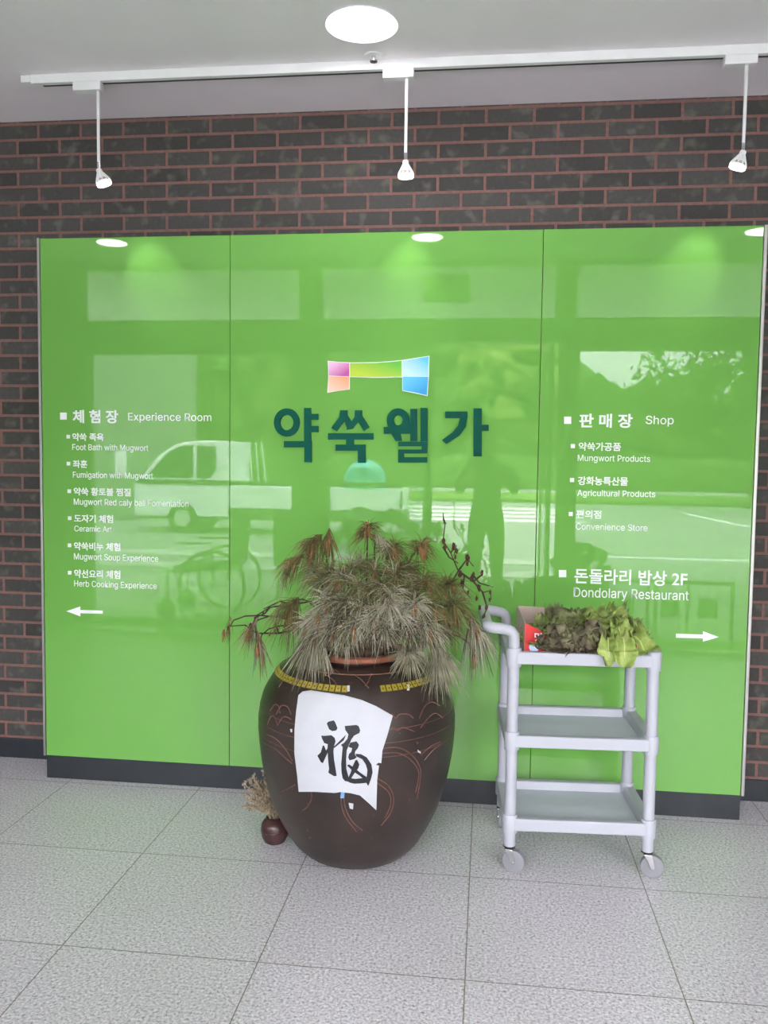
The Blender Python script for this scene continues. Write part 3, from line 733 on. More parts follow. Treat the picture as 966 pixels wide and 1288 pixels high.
# outlines of the sign's sans-serif Latin letters: advance, closed polylines in 1/500 em
GLYPHS = {
    'A': (240, '8,0 101,254 138,254 231,0 198,0 144,151 140,161 136,173 132,186 127,201 122,219 116,239 123,239 117,219 111,201 106,185 102,172 98,161 95,151 43,0;55,71 55,99 185,99 185,71'),
    'B': (228, '30,0 30,254 121,254 137,253 152,250 164,245 175,239 184,230 190,221 195,210 198,199 199,187 198,177 197,168 193,160 189,153 184,148 178,143 172,139 165,136 157,133 157,131 166,130 174,127 182,123 189,117 196,110 201,102 205,92 208,81 209,68 208,56 205,44 200,33 193,24 184,16 172,9 158,4 142,1 123,0;62,29 122,29 140,30 154,34 165,40 172,48 176,58 178,68 177,77 175,85 171,92 166,99 160,104 153,109 144,113 135,115 124,115 62,115;62,143 119,143 128,143 136,145 144,148 151,152 157,157 162,163 165,170 167,178 168,186 167,197 163,206 156,214 147,221 135,225 120,226 62,226'),
    'C': (255, '134,-3 113,-2 93,4 75,12 59,25 46,40 35,58 27,78 22,101 20,127 22,153 27,176 35,197 46,215 59,230 75,242 93,251 113,256 134,258 146,257 158,255 170,252 181,248 191,242 201,236 210,228 217,219 224,209 229,198 234,187 236,174 204,174 202,183 199,190 195,197 190,204 185,209 179,214 172,218 165,222 158,224 150,226 142,228 134,228 119,227 105,223 92,216 80,207 71,196 62,182 57,166 53,148 52,127 53,107 57,88 63,72 71,59 80,47 92,38 105,32 119,28 134,26 142,27 150,28 158,30 165,33 172,36 179,40 185,45 190,51 195,57 199,64 202,72 204,80 236,80 234,68 229,56 224,45 217,36 210,27 201,19 192,12 181,7 170,2 159,-1 146,-3'),
    'D': (251, '109,0 48,0 48,29 107,29 127,30 144,34 159,40 171,49 182,61 189,75 195,90 198,108 200,128 198,147 195,165 190,180 182,194 172,205 160,214 145,221 129,225 110,226 47,226 47,254 113,254 136,253 157,248 176,239 192,228 206,213 217,196 225,175 229,153 231,128 229,102 224,80 217,59 206,42 192,27 175,15 156,7 134,2;62,254 62,0 30,0 30,254'),
    'E': (209, '30,0 30,254 186,254 186,226 62,226 62,143 178,143 178,114 62,114 62,29 188,29 188,0'),
    'F': (205, '30,0 30,254 185,254 185,226 62,226 62,139 173,139 173,111 62,111 62,0'),
    'H': (258, '30,0 30,254 62,254 62,144 196,144 196,254 228,254 228,0 196,0 196,116 62,116 62,0'),
    'M': (314, '30,0 30,254 76,254 139,94 140,89 142,85 144,79 146,74 148,68 150,61 152,55 154,48 156,42 158,36 159,30 161,24 154,24 155,30 157,35 159,41 161,48 163,54 165,61 167,67 169,73 171,79 173,85 175,89 176,94 238,254 284,254 284,0 252,0 252,145 252,151 252,157 252,163 252,170 252,177 253,184 253,207 253,214 253,221 253,229 256,229 254,221 251,213 249,205 246,197 244,189 241,181 238,174 236,167 234,161 232,155 230,150 228,145 171,0 143,0 85,145 83,150 82,155 80,160 77,167 75,173 72,181 70,188 67,196 65,204 62,212 59,220 56,229 59,229 60,222 60,215 60,208 60,201 60,193 60,186 61,164 61,158 61,151 61,145 61,0'),
    'P': (222, '30,0 30,254 118,254 136,253 152,250 166,244 178,236 187,226 195,215 200,202 203,189 204,174 203,159 200,145 195,133 187,121 178,112 166,104 152,98 136,94 118,93 55,93 55,121 116,121 129,122 139,124 149,128 156,133 162,139 167,147 170,155 172,164 172,174 172,184 170,193 167,201 162,208 156,214 148,219 139,223 129,225 116,226 62,226 62,0'),
    'R': (224, '30,0 30,254 118,254 136,253 153,250 167,244 178,237 188,227 195,217 200,204 204,191 205,176 204,161 200,148 195,136 188,125 178,116 166,109 152,103 136,100 118,99 48,99 48,128 117,128 129,128 140,130 149,133 156,138 162,143 167,150 170,158 172,167 173,176 172,186 170,194 167,202 162,209 156,215 149,220 140,223 129,225 116,226 62,226 62,0;177,0 115,115 151,115 214,0'),
    'S': (223, '112,-4 94,-3 78,0 64,5 51,11 41,20 32,30 25,42 21,54 19,68 52,68 54,59 57,51 62,44 68,38 75,33 83,29 92,27 102,25 112,25 123,25 133,27 143,30 151,34 159,40 165,46 169,53 172,61 173,70 172,77 170,84 166,89 161,94 155,99 148,102 140,106 132,108 122,111 92,120 72,126 56,135 43,145 34,156 28,170 26,186 27,200 31,213 37,224 46,234 57,242 69,249 83,254 97,257 114,258 130,257 145,254 158,249 170,242 180,234 189,224 195,213 199,202 200,189 169,189 166,201 160,211 151,219 140,225 127,228 112,229 102,229 92,227 84,224 76,220 70,215 64,209 61,203 58,195 58,188 58,180 61,173 65,167 71,162 78,158 85,154 92,151 99,149 106,147 132,140 140,137 148,135 156,132 164,128 172,124 179,119 186,113 192,106 197,99 201,90 203,80 204,69 203,56 199,43 193,32 185,21 174,13 162,5 147,0 130,-3'),
    'a': (195, '80,-4 68,-4 57,-1 47,2 38,8 30,14 24,22 19,32 16,42 15,54 16,64 18,73 22,80 26,87 32,92 39,97 46,100 54,103 63,105 71,107 80,109 89,110 100,111 109,112 117,113 123,114 129,116 133,117 135,120 137,123 138,127 138,128 137,136 136,142 133,148 130,153 125,158 120,161 113,163 106,165 98,165 89,165 82,164 75,161 69,158 63,154 59,150 55,146 52,142 50,137 20,146 26,156 32,165 39,173 48,179 57,184 66,188 77,190 87,192 97,192 104,192 112,191 119,190 128,187 135,184 143,180 150,175 156,168 161,160 165,150 168,139 168,126 168,0 138,0 138,26 136,26 134,21 130,17 126,12 121,8 115,4 108,1 100,-2 90,-4;85,23 96,23 106,26 114,29 121,34 127,40 132,47 135,54 137,61 138,69 138,95 136,93 133,92 130,91 125,90 121,89 116,88 110,87 105,86 100,86 95,85 91,84 88,84 81,83 74,81 67,79 61,77 56,74 52,70 48,65 47,59 46,52 46,46 48,41 51,36 55,32 59,29 65,26 71,24 78,23'),
    'b': (212, '115,-4 104,-3 94,-1 86,2 79,6 74,11 69,16 65,21 62,25 59,29 56,29 56,0 26,0 26,254 57,254 57,160 59,160 62,164 65,168 69,173 73,178 79,182 86,186 94,190 103,192 115,192 130,191 144,187 156,180 168,171 177,160 185,146 191,131 194,113 195,94 194,75 191,58 185,42 177,29 168,17 157,8 144,1 130,-3;110,23 121,24 131,28 140,33 147,40 153,48 158,58 161,70 163,82 164,95 163,108 161,120 158,131 153,140 147,149 140,156 131,161 121,164 110,165 99,164 89,161 81,156 73,149 67,141 62,131 59,120 57,108 56,95 57,81 59,69 63,58 67,48 73,39 81,32 89,27 99,24'),
    'c': (198, '104,-4 87,-3 72,1 58,8 46,17 36,29 28,43 22,58 18,75 17,94 18,113 22,130 28,146 36,159 46,171 58,180 72,187 87,191 104,192 113,192 122,191 130,189 138,186 146,182 153,178 159,173 165,167 170,161 174,154 178,146 181,138 151,131 150,136 148,140 145,145 142,149 139,152 135,155 131,158 126,161 121,162 116,164 110,165 104,165 92,164 81,161 73,155 65,148 59,139 54,129 51,118 49,106 48,94 49,81 51,70 54,59 59,49 65,40 73,33 81,28 92,24 104,23 110,24 116,24 121,26 126,28 131,30 135,33 139,36 143,40 146,44 148,49 150,54 152,59 181,51 179,43 175,35 171,28 165,22 160,16 153,11 146,6 138,3 130,0 122,-2 113,-4'),
    'd': (212, '98,-4 82,-3 68,1 56,8 44,17 35,29 27,42 22,58 18,75 17,94 18,113 22,131 27,146 35,160 45,171 56,180 69,187 83,191 98,192 109,192 118,190 126,186 133,182 139,178 144,173 147,168 151,164 153,160 155,160 155,254 186,254 186,0 156,0 156,29 153,29 151,25 147,21 143,16 139,11 133,6 126,2 118,-1 109,-3;102,23 113,24 123,27 132,32 139,39 145,48 150,58 153,69 155,81 156,95 155,108 153,120 150,131 145,141 139,149 132,156 123,161 113,164 102,165 91,164 81,161 72,156 65,149 59,140 54,131 51,120 49,108 48,95 49,82 51,70 54,58 59,48 65,40 73,33 81,28 91,24'),
    'e': (202, '106,-4 88,-3 73,1 58,8 46,17 36,29 28,42 22,58 18,75 17,93 18,112 22,129 28,145 36,159 46,170 58,180 71,187 86,191 103,192 113,192 123,190 133,187 142,183 151,177 160,170 167,162 173,152 179,141 182,128 185,113 186,97 186,85 37,85 37,110 169,110 155,101 154,113 152,124 149,134 144,143 138,151 131,157 123,161 113,164 103,165 92,164 82,161 73,157 66,151 59,143 54,135 51,125 49,116 48,105 48,89 49,75 51,64 55,53 61,44 67,37 76,31 85,26 95,24 106,23 114,23 120,25 127,26 133,29 138,32 143,36 147,41 150,47 153,53 182,45 179,36 174,27 168,20 160,13 151,7 141,2 130,-1 119,-3'),
    'g': (213, '103,-75 90,-75 78,-73 67,-70 57,-66 49,-61 41,-55 35,-49 30,-42 25,-35 51,-20 54,-24 57,-29 61,-33 65,-37 71,-41 77,-44 85,-47 93,-48 103,-49 118,-47 130,-44 141,-38 149,-29 154,-17 156,-3 156,34 153,34 150,30 147,26 143,21 139,16 133,12 126,8 118,5 109,3 97,2 83,4 69,7 56,13 45,22 35,32 28,45 22,60 18,77 17,96 18,114 22,131 27,147 35,160 45,171 56,180 69,187 83,191 98,192 109,192 119,190 127,186 134,182 139,178 144,173 148,168 151,164 154,159 157,159 157,190 186,190 186,-4 185,-20 181,-33 175,-45 167,-54 157,-62 145,-68 132,-72 118,-74;102,30 113,30 123,33 132,38 139,44 145,51 150,61 153,71 156,83 156,96 156,109 153,121 150,132 145,141 139,150 132,156 123,161 114,164 102,165 91,164 81,161 73,156 65,149 59,141 54,131 51,120 49,109 48,96 49,84 51,72 54,61 59,52 65,44 73,38 81,33 91,30'),
    'h': (205, '57,113 57,0 26,0 26,254 57,254 57,144 51,144 58,159 66,172 76,181 87,187 100,191 114,192 126,191 137,189 148,184 157,178 164,170 170,160 175,149 178,135 179,120 179,0 148,0 148,118 147,131 143,143 136,152 128,159 117,163 105,165 96,164 88,162 80,159 74,154 68,148 63,141 60,133 58,124'),
    'i': (83, '26,0 26,190 57,190 57,0;42,221 36,222 31,224 27,227 23,231 21,236 21,242 21,247 23,252 27,256 31,259 36,261 42,262 47,261 52,259 57,256 60,252 62,247 63,242 62,236 60,231 57,227 52,224 47,222'),
    'k': (190, '55,68 55,106 60,106 142,190 180,190 92,100 89,100;26,0 26,254 57,254 57,0;147,0 74,93 96,114 186,0'),
    'l': (83, '26,0 26,254 57,254 57,0'),
    'm': (305, '26,0 26,190 56,190 56,148 54,148 57,157 61,166 66,173 72,179 79,184 86,188 94,191 102,193 110,193 123,192 134,187 144,180 151,171 157,160 160,147 156,147 159,156 163,164 169,172 175,178 182,183 190,187 199,191 208,192 218,193 229,192 239,190 249,186 257,180 264,173 270,164 275,154 278,141 278,128 278,0 248,0 248,127 247,139 243,149 236,156 228,161 219,164 209,165 201,165 194,163 187,160 181,156 177,151 173,145 170,139 168,131 168,124 168,0 137,0 137,130 136,140 132,148 126,156 119,161 110,164 100,165 92,165 85,163 79,160 73,156 67,151 63,145 60,137 58,129 57,119 57,0'),
    'n': (205, '57,113 57,0 26,0 26,190 56,190 56,144 51,144 58,159 66,172 76,181 87,187 100,191 114,192 126,191 137,189 147,184 156,178 164,170 170,160 175,149 178,135 179,120 179,0 148,0 148,118 147,131 143,143 136,152 128,159 117,163 105,165 96,164 88,162 80,159 74,154 68,148 63,141 60,133 58,124'),
    'o': (208, '104,-4 87,-3 72,1 58,8 46,17 36,29 28,43 22,58 18,75 17,94 18,113 22,130 28,146 36,159 46,171 58,180 72,187 87,191 104,192 120,191 136,187 149,180 161,171 171,159 180,146 186,130 189,113 191,94 189,75 186,58 180,43 171,29 161,17 149,8 136,1 120,-3;104,23 116,24 126,28 135,33 143,40 149,49 154,59 157,70 159,81 160,94 159,106 157,118 154,129 149,139 143,148 135,155 126,161 116,164 104,165 92,164 81,161 73,155 65,148 59,139 54,129 51,118 49,106 48,94 49,81 51,70 54,59 59,49 65,40 73,33 81,28 92,24'),
    'p': (212, '26,-71 26,190 56,190 56,160 59,160 62,164 65,168 69,173 73,178 79,182 86,186 94,190 103,192 115,192 130,191 144,187 156,180 168,171 177,160 185,146 191,131 194,113 195,94 194,75 191,58 185,42 177,29 168,17 157,8 144,1 130,-3 115,-4 104,-3 94,-1 86,2 79,6 74,11 69,16 65,21 62,25 59,29 57,29 57,-71;110,23 121,24 131,28 140,33 147,40 153,48 158,58 161,70 163,82 164,95 163,108 161,120 158,131 153,140 147,149 140,156 131,161 121,164 110,165 99,164 89,161 81,156 73,149 67,141 62,131 59,120 57,108 56,95 57,81 59,69 63,58 67,48 73,39 81,32 89,27 99,24'),
    'r': (130, '26,0 26,190 56,190 56,160 58,160 62,169 68,177 76,184 85,188 96,191 107,192 109,192 112,192 115,192 122,192 122,161 120,161 118,162 115,162 111,163 107,163 103,163 95,162 87,160 80,157 73,153 67,148 63,142 60,135 58,127 57,118 57,0'),
    's': (182, '91,-4 78,-3 67,-2 56,2 46,6 38,12 31,19 25,27 21,37 18,47 47,53 50,44 55,36 62,30 70,26 80,24 91,23 103,24 113,26 122,31 129,37 133,44 134,51 133,58 131,63 127,68 122,72 115,75 106,78 75,85 59,90 46,96 36,104 29,113 25,124 23,137 24,147 27,157 33,166 39,173 48,180 58,185 69,189 81,191 94,192 106,192 117,190 127,186 136,182 143,176 149,170 155,162 159,154 162,145 134,139 131,146 127,152 121,158 114,163 105,165 94,166 83,165 74,163 65,158 59,153 56,146 54,139 55,132 58,126 62,122 68,118 76,114 86,111 115,105 131,100 143,93 153,86 160,76 164,66 166,53 165,43 161,33 156,24 149,16 140,9 130,3 118,-1 105,-3'),
    't': (114, '102,190 102,164 3,164 3,190;32,236 63,236 63,49 64,41 65,35 68,31 72,27 78,26 85,25 87,25 90,25 93,26 96,26 98,26 101,27 107,1 103,0 100,-1 96,-1 92,-2 88,-2 84,-2 69,-1 56,4 46,11 38,20 34,32 32,46'),
    'u': (205, '91,-3 79,-2 68,1 57,5 48,12 41,20 35,29 30,41 27,54 26,69 26,190 57,190 57,72 58,58 62,47 68,37 77,31 88,26 100,25 109,26 117,28 125,31 131,36 137,41 142,48 145,57 147,66 148,76 148,190 179,190 179,0 149,0 149,46 154,46 147,30 139,18 129,8 117,2 105,-1'),
    'v': (195, '81,0 9,190 42,190 83,78 87,66 90,55 93,43 97,32 100,21 103,10 92,10 95,21 98,32 101,43 105,55 108,66 112,78 152,190 186,190 113,0'),
    'w': (284, '69,0 11,190 44,190 67,107 70,95 73,82 77,68 80,54 84,38 88,21 82,21 86,37 89,53 93,67 96,81 100,94 103,107 126,190 158,190 181,107 184,95 187,82 191,68 194,53 198,37 201,21 196,21 199,37 203,53 206,68 210,81 213,95 217,107 240,190 272,190 215,0 184,0 159,86 157,95 155,104 152,112 150,122 148,131 145,140 143,150 141,159 138,169 145,169 143,159 141,150 138,140 136,131 134,121 131,112 129,103 126,94 124,86 99,0'),
    'x': (189, '10,0 46,0 95,70 143,0 179,0 114,96 176,190 141,190 95,122 50,190 14,190 76,97'),
    'y': (195, '24,-69 31,-43 36,-44 41,-45 47,-45 52,-44 57,-43 61,-41 65,-37 69,-32 72,-26 75,-18 81,-1 9,190 42,190 83,78 87,66 90,55 93,43 96,32 100,21 103,10 92,10 95,21 98,32 101,43 104,55 108,66 112,78 153,190 186,190 102,-29 98,-38 93,-47 88,-54 83,-59 76,-64 70,-68 62,-70 54,-72 46,-73 41,-72 36,-72 32,-72 29,-71 26,-70'),
    ' ': (94, ''),
}
def latin_mesh(txt):
    cu = bpy.data.curves.new('lettering', 'CURVE'); cu.dimensions = '2D'; cu.fill_mode = 'BOTH'; cu.extrude = 0.01; cu.offset = 0.004
    x = 0
    for ch in txt:
        adv, ol = GLYPHS[ch]
        for sp_ in (ol.split(';') if ol else []):
            pts = [tuple(map(int, q.split(','))) for q in sp_.split()]
            sp = cu.splines.new('POLY'); sp.points.add(len(pts) - 1); sp.use_cyclic_u = True
            for p, (a, b) in zip(sp.points, pts): p.co = ((x + a) / 500, b / 500, 0, 1)
        x += adv
    return cu
def flat(name, pts, parent, m, t=0.0010, label=None):
    o = MB().prism([XZ(*p) for p in pts], -t, 0.0001).build(name, m, parent, smooth=0)
    if label: o['label'] = label
    return o
LA = lambda u, v: (40 + u / 3.864, 490 + v / 3.864)
LB = lambda u, v: (690 + u / 3.864, 500 + v / 3.8625)
def line(L, par, txt, u0, u1, v0, v1, bold=0.0):
    a = L(u0, v0); b = L(u1, v1); o = lettering(txt, a[0], b[0], a[1], b[1], par, bold); return o
def bullet(L, par, u0, v0, u1, v1):
    flat('bullet_square', [L(u0, v0), L(u1, v0), L(u1, v1), L(u0, v1)], par, M['letter_white'])
P0, P1, P2 = panels
BK, BE = 0.022, 0.006
bullet(LA, P0, 138, 112, 170, 146)
line(LA, P0, '체 험 장', 198, 420, 98, 163, 0.026); line(LA, P0, 'Experience Room', 468, 873, 112, 160, BE)
for (bu, bv, ko, ku0, ku1, kv0, kv1, en, eu0, eu1, ev0, ev1) in (
    (169, 220, '약쑥 족욕', 197, 350, 211, 249, 'Foot Bath with Mugwort', 197, 567, 264, 302),
    (170, 351, '좌훈', 200, 270, 342, 380, 'Fumigation with Mugwort', 200, 590, 398, 436),
    (174, 485, '약쑥 황토볼 찜질', 204, 481, 475, 514, 'Mugwort Red caly ball Fomentation', 204, 762, 528, 568),
    (176, 616, '도자기 체험', 206, 395, 606, 645, 'Ceramic Art', 207, 390, 660, 689),
    (175, 748, '약쑥비누 체험', 205, 430, 740, 780, 'Mugwort Soup Experience', 205, 615, 794, 834),
    (176, 881, '약선요리 체험', 206, 430, 873, 914, 'Herb Cooking Experience', 206, 608, 926, 965)):
    bullet(LA, P0, bu, bv, bu + 17, bv + 18)
    line(LA, P0, ko, ku0, ku1, kv0, kv1, BK); line(LA, P0, en, eu0, eu1, ev0, ev1, BE)
flat('arrow', [LA(*p) for p in ((168, 1077), (236, 1054), (236, 1071), (345, 1074), (345, 1089), (236, 1087), (236, 1102))], P0, M['letter_white'])
bullet(LB, P2, 75, 93, 110, 128)
line(LB, P2, '판 매 장', 150, 408, 78, 146, 0.026); line(LB, P2, 'Shop', 473, 608, 88, 140, BE)
for (bu, bv, ko, ku0, ku1, kv0, kv1, en, eu0, eu1, ev0, ev1) in (
    (108, 226, '약쑥가공품', 147, 352, 217, 258, 'Mungwort Products', 142, 494, 278, 317),
    (104, 391, '강화농특산물', 143, 386, 383, 425, 'Agricultural Products', 140, 519, 447, 486),
    (98, 556, '편의점', 135, 256, 546, 587, 'Convenience Store', 133, 481, 609, 642)):
    bullet(LB, P2, bu, bv, bu + 20, bv + 20)
    line(LB, P2, ko, ku0, ku1, kv0, kv1, BK); line(LB, P2, en, eu0, eu1, ev0, ev1, BE)
bullet(LB, P2, 50, 838, 86, 873)
line(LB, P2, '돈돌라리 밥상 2F', 127, 675, 829, 903, 0.018); line(LB, P2, 'Dondolary Restaurant', 123, 682, 922, 981, BE)
flat('arrow', [LB(*p) for p in ((828, 1164), (750, 1135), (750, 1151), (619, 1147), (619, 1167), (750, 1170), (750, 1186))], P2, M['letter_white'])

# logo
LC = lambda p: (330 + p[0] / 3.22, 430 + p[1] / 3.22)
outer = [(266, 77), (310, 82), (355, 84), (460, 83), (520, 79), (567, 74), (620, 66), (677, 57), (675, 140), (669, 220), (620, 209), (567, 199), (567, 144), (460, 146), (355, 143), (355, 193), (310, 199), (264, 207), (268, 140)]
fl = flat('logo_border', [LC(p) for p in outer], P1, M['letter_white'], 0.007)
def tile(pts, m, label): flat('logo_tile', [LC(p) for p in pts], P1, m, 0.0078, label)
tile([(270, 80), (353, 87), (353, 141), (270, 137)], grad_mat('magenta_print', srgb(196, 80, 160), srgb(240, 190, 225), flip=True), 'magenta logo tile')
tile([(270, 139), (353, 143), (352, 191), (267, 204)], grad_mat('orange_print', srgb(245, 205, 180), srgb(238, 165, 120)), 'orange logo tile')
tile([(356, 87), (460, 86), (520, 82), (565, 77), (565, 141), (460, 143), (356, 141)], grad_mat('lime_print', srgb(190, 215, 50), srgb(95, 190, 60)), 'lime green logo band')
tile([(568, 77), (620, 69), (674, 60), (672, 140), (569, 140)], grad_mat('light_blue_print', srgb(200, 232, 246), srgb(92, 195, 235), flip=False), 'light blue logo tile')
tile([(569, 142), (672, 142), (667, 217), (620, 206), (569, 197)], grad_mat('blue_print', srgb(30, 155, 220), srgb(95, 200, 245), flip=True), 'blue logo tile')

# four large letters, cut acrylic
def letter(pieces):
    m = MB(); k = 0
    for pc in pieces:
        k += 1; t0 = -0.012 - 0.0001 * (k % 5)
        if pc[0] == 'r':
            _, cx, cy, ro, ri = pc; n = 40
            o = [XZ(*LC((cx + ro[0] * math.cos(2 * PI * i / n), cy + ro[1] * math.sin(2 * PI * i / n)))) for i in range(n)]
            q = [XZ(*LC((cx + ri[0] * math.cos(2 * PI * i / n), cy + ri[1] * math.sin(2 * PI * i / n)))) for i in range(n)]
            V = [(a[0], t0, a[1]) for a in o] + [(a[0], t0, a[1]) for a in q] + [(a[0], 0, a[1]) for a in o] + [(a[0], 0, a[1]) for a in q]
            F = []
            for i in range(n):
                j = (i + 1) % n
                F += [(i, j, n + j, n + i), (2 * n + i, 3 * n + i, 3 * n + j, 2 * n + j), (i, 2 * n + i, 2 * n + j, j), (n + i, n + j, 3 * n + j, 3 * n + i)]
            m.add(V, F)
        elif pc[0] == 'b':
            _, x0, y0, x1, y1 = pc
            m.prism([XZ(*LC(p)) for p in ((x0, y0), (x1, y0), (x1, y1), (x0, y1))], t0, 0)
        else:
            m.prism([XZ(*LC(p)) for p in pc[1]], t0, 0)
    return m.build('large_letter', M['letter_teal'], P1, smooth=0)
letter([('r', 101, 327, (52, 57), (27, 31)), ('b', 171, 268, 198, 403), ('b', 196, 292, 228, 316), ('b', 196, 341, 228, 366), ('b', 90, 402, 201, 427), ('b', 172, 425, 201, 487)])
letter([('p', [(317, 278), (346, 278), (346, 303), (303, 362), (281, 349), (313, 306)]), ('p', [(330, 312), (346, 298), (366, 327), (357, 352), (346, 354)]),
        ('p', [(376, 278), (405, 278), (404, 305), (366, 352), (343, 356), (346, 346), (375, 305)]), ('p', [(386, 318), (404, 298), (435, 346), (412, 362)]),
        ('b', 268, 370, 451, 396), ('b', 341, 394, 372, 418), ('b', 298, 416, 419, 441), ('b', 388, 439, 419, 490)])
letter([('r', 551, 318, (46, 48), (18, 20)), ('b', 493, 345, 600, 372), ('p', [(522, 370), (560, 370), (566, 402), (540, 402)]), ('b', 578, 330, 602, 350), ('b', 600, 272, 628, 402), ('b', 641, 268, 669, 404),
        ('b', 552, 405, 669, 423), ('b', 646, 421, 668, 438), ('b', 551, 436, 668, 452), ('b', 551, 450, 575, 470), ('b', 551, 467, 668, 489)])
letter([('b', 741, 283, 831, 309), ('p', [(801, 307), (831, 300), (824, 345), (800, 378), (746, 414), (728, 398), (772, 366), (793, 340)]), ('b', 855, 270, 889, 464), ('b', 887, 336, 917, 361)])

# ------------------------------------------------------------------ big onggi jar
JX, JY = 1.487, -0.46
PROF = [(0.0, 0.0), (0.186, 0.0), (0.198, 0.008), (0.232, 0.040), (0.262, 0.086), (0.290, 0.138), (0.3145, 0.196), (0.3365, 0.272), (0.352, 0.345), (0.362, 0.42), (0.366, 0.49), (0.3625, 0.54), (0.349, 0.598), (0.325, 0.645), (0.300, 0.680), (0.268, 0.706), (0.238, 0.720), (0.205, 0.726), (0.17, 0.729), (0.158, 0.734), (0.157, 0.744), (0.150, 0.746)]
def catmull(P, n=4):
    out = []
    for i in range(len(P) - 1):
        p0, p1, p2, p3 = P[max(i - 1, 0)], P[i], P[i + 1], P[min(i + 2, len(P) - 1)]
        for k in range(n):
            t = k / n
            out.append(tuple(0.5 * (2 * p1[j] + (p2[j] - p0[j]) * t + (2 * p0[j] - 5 * p1[j] + 4 * p2[j] - p3[j]) * t * t + (3 * p1[j] - p0[j] - 3 * p2[j] + p3[j]) * t ** 3) for j in (0, 1)))
    out.append(P[-1]); return out
PS = [PROF[0]] + catmull(PROF[1:-1]) + [PROF[-1]]
def jar_r(z):
    for a, b in zip(PS[1:], PS[2:]):
        if a[1] <= z <= b[1] and b[1] > a[1]: return a[0] + (b[0] - a[0]) * (z - a[1]) / (b[1] - a[1])
    return 0.15
def on_jar(px, py, off=0.0):
    d = ray(px, py).normalized(); t = 2.3
    for _ in range(500):
        p = CAM + d * t
        if 0 <= p.z <= 0.735 and math.hypot(p.x - JX, p.y - JY) <= jar_r(p.z) + off: break
        t += 0.002
    lo, hi = t - 0.002, t
    for _ in range(14):
        mi = (lo + hi) / 2; p = CAM + d * mi
        if 0 <= p.z <= 0.735 and math.hypot(p.x - JX, p.y - JY) <= jar_r(p.z) + off: hi = mi
        else: lo = mi
    return CAM + d * hi
jar = thing('onggi_jar', 'big dark brown earthenware jar holding dry pine, before the green sign', 'jar', (JX, JY, 0))
inner = [(0.148, 0.72), (0.17, 0.70), (0.27, 0.66), (0.33, 0.55), (0.335, 0.45), (0.27, 0.15), (0.18, 0.03), (0, 0.03)]
jb = MB().lathe(PS + inner, 96, (JX, JY, 0))
jb.build('body', M['onggi'], jar, smooth=60)
MB().lathe([(0.150, 0.744), (0.156, 0.742), (0.166, 0.738), (0.178, 0.740), (0.183, 0.748), (0.180, 0.757), (0.170, 0.761), (0.156, 0.760), (0.149, 0.754), (0.150, 0.744)], 72, (JX, JY, 0)).build('rim', M['orange_clay'], jar, smooth=60)
def ring(z, rad, m, name='groove_ring', dr=0.0):
    R = jar_r(z) + dr
    MB().tube([(JX + R * math.cos(2 * PI * k / 96), JY + R * math.sin(2 * PI * k / 96), z) for k in range(97)], rad, 6, cap=False).build(name, m, jar)
ring(0.719, 0.0028, M['incised'])
for z in (0.560, 0.517, 0.470): ring(z, 0.0011, M['incised'])
# mosaic band in two lengths
def band(a0, a1, n, zc, white_first=False):
    m = MB()
    for k in range(n):
        t0 = a0 + (a1 - a0) * (k + 0.12) / n; t1 = a0 + (a1 - a0) * (k + 0.88) / n
        for (za, zb, s0, s1, dr, mi) in ((zc - 0.0085, zc + 0.0085, 0, 1, 0.003, 0), (zc - 0.002, zc + 0.002, 0.38, 0.62, 0.0036, 1)):
            V = []
            for z in (za, zb):
                for q in (s0, s1):
                    a = t0 + (t1 - t0) * q
                    for rr in (jar_r(z) - 0.002, jar_r(z) + dr): V.append((JX + rr * math.cos(a), JY + rr * math.sin(a), z + (0.0015 if rr > jar_r(z) else 0)))
            m.add(V, [(1, 3, 7, 5), (0, 4, 6, 2), (0, 1, 5, 4), (2, 6, 7, 3), (4, 5, 7, 6), (0, 2, 3, 1)], mi)
    # thin tape under the tiles
    K = 24; V = []; F = []
    for k in range(K + 1):
        a = a0 + (a1 - a0) * k / K
        for z in (zc - 0.0095, zc + 0.0095):
            for dd in (0.0, 0.0016): V.append((JX + (jar_r(z) + dd) * math.cos(a), JY + (jar_r(z) + dd) * math.sin(a), z + dd * 0.6))
    for k in range(K):
        o = k * 4; F += [(o + 1, o + 3, o + 7, o + 5), (o, o + 1, o + 5, o + 4), (o + 2, o + 6, o + 7, o + 3)]
    m.add(V, F, 1)
    m.build('mosaic_band', [M['gold'], M['gold_dark']], jar, smooth=0)
def ang(px, py):
    p = on_jar(px, py); return math.atan2(p.y - JY, p.x - JX), p.z
a_l, zl = ang(437.5, 866); a_r, zr = ang(478, 867.5)
band(a_l, a_l - 1.75, 24, (zl + zr) / 2); band(a_r, a_r + 1.30, 18, (zl + zr) / 2)
for (u, v) in ((438.2, 866.2), (513.5, 865)):
    p = [on_jar(u - 1.6, v - 4, 0.004), on_jar(u + 1.6, v - 4, 0.004), on_jar(u + 1.6, v + 3.5, 0.004), on_jar(u - 1.6, v + 3.5, 0.004)]
    q = [on_jar(u - 1.6, v - 4, 0), on_jar(u + 1.6, v - 4, 0), on_jar(u + 1.6, v + 3.5, 0), on_jar(u - 1.6, v + 3.5, 0)]
    o = MB().add(p + q, [(0, 1, 2, 3), (7, 6, 5, 4), (0, 4, 5, 1), (1, 5, 6, 2), (2, 6, 7, 3), (3, 7, 4, 0)]).build('tape_end', M['paper'], jar, smooth=0); o['label'] = 'white tape end'

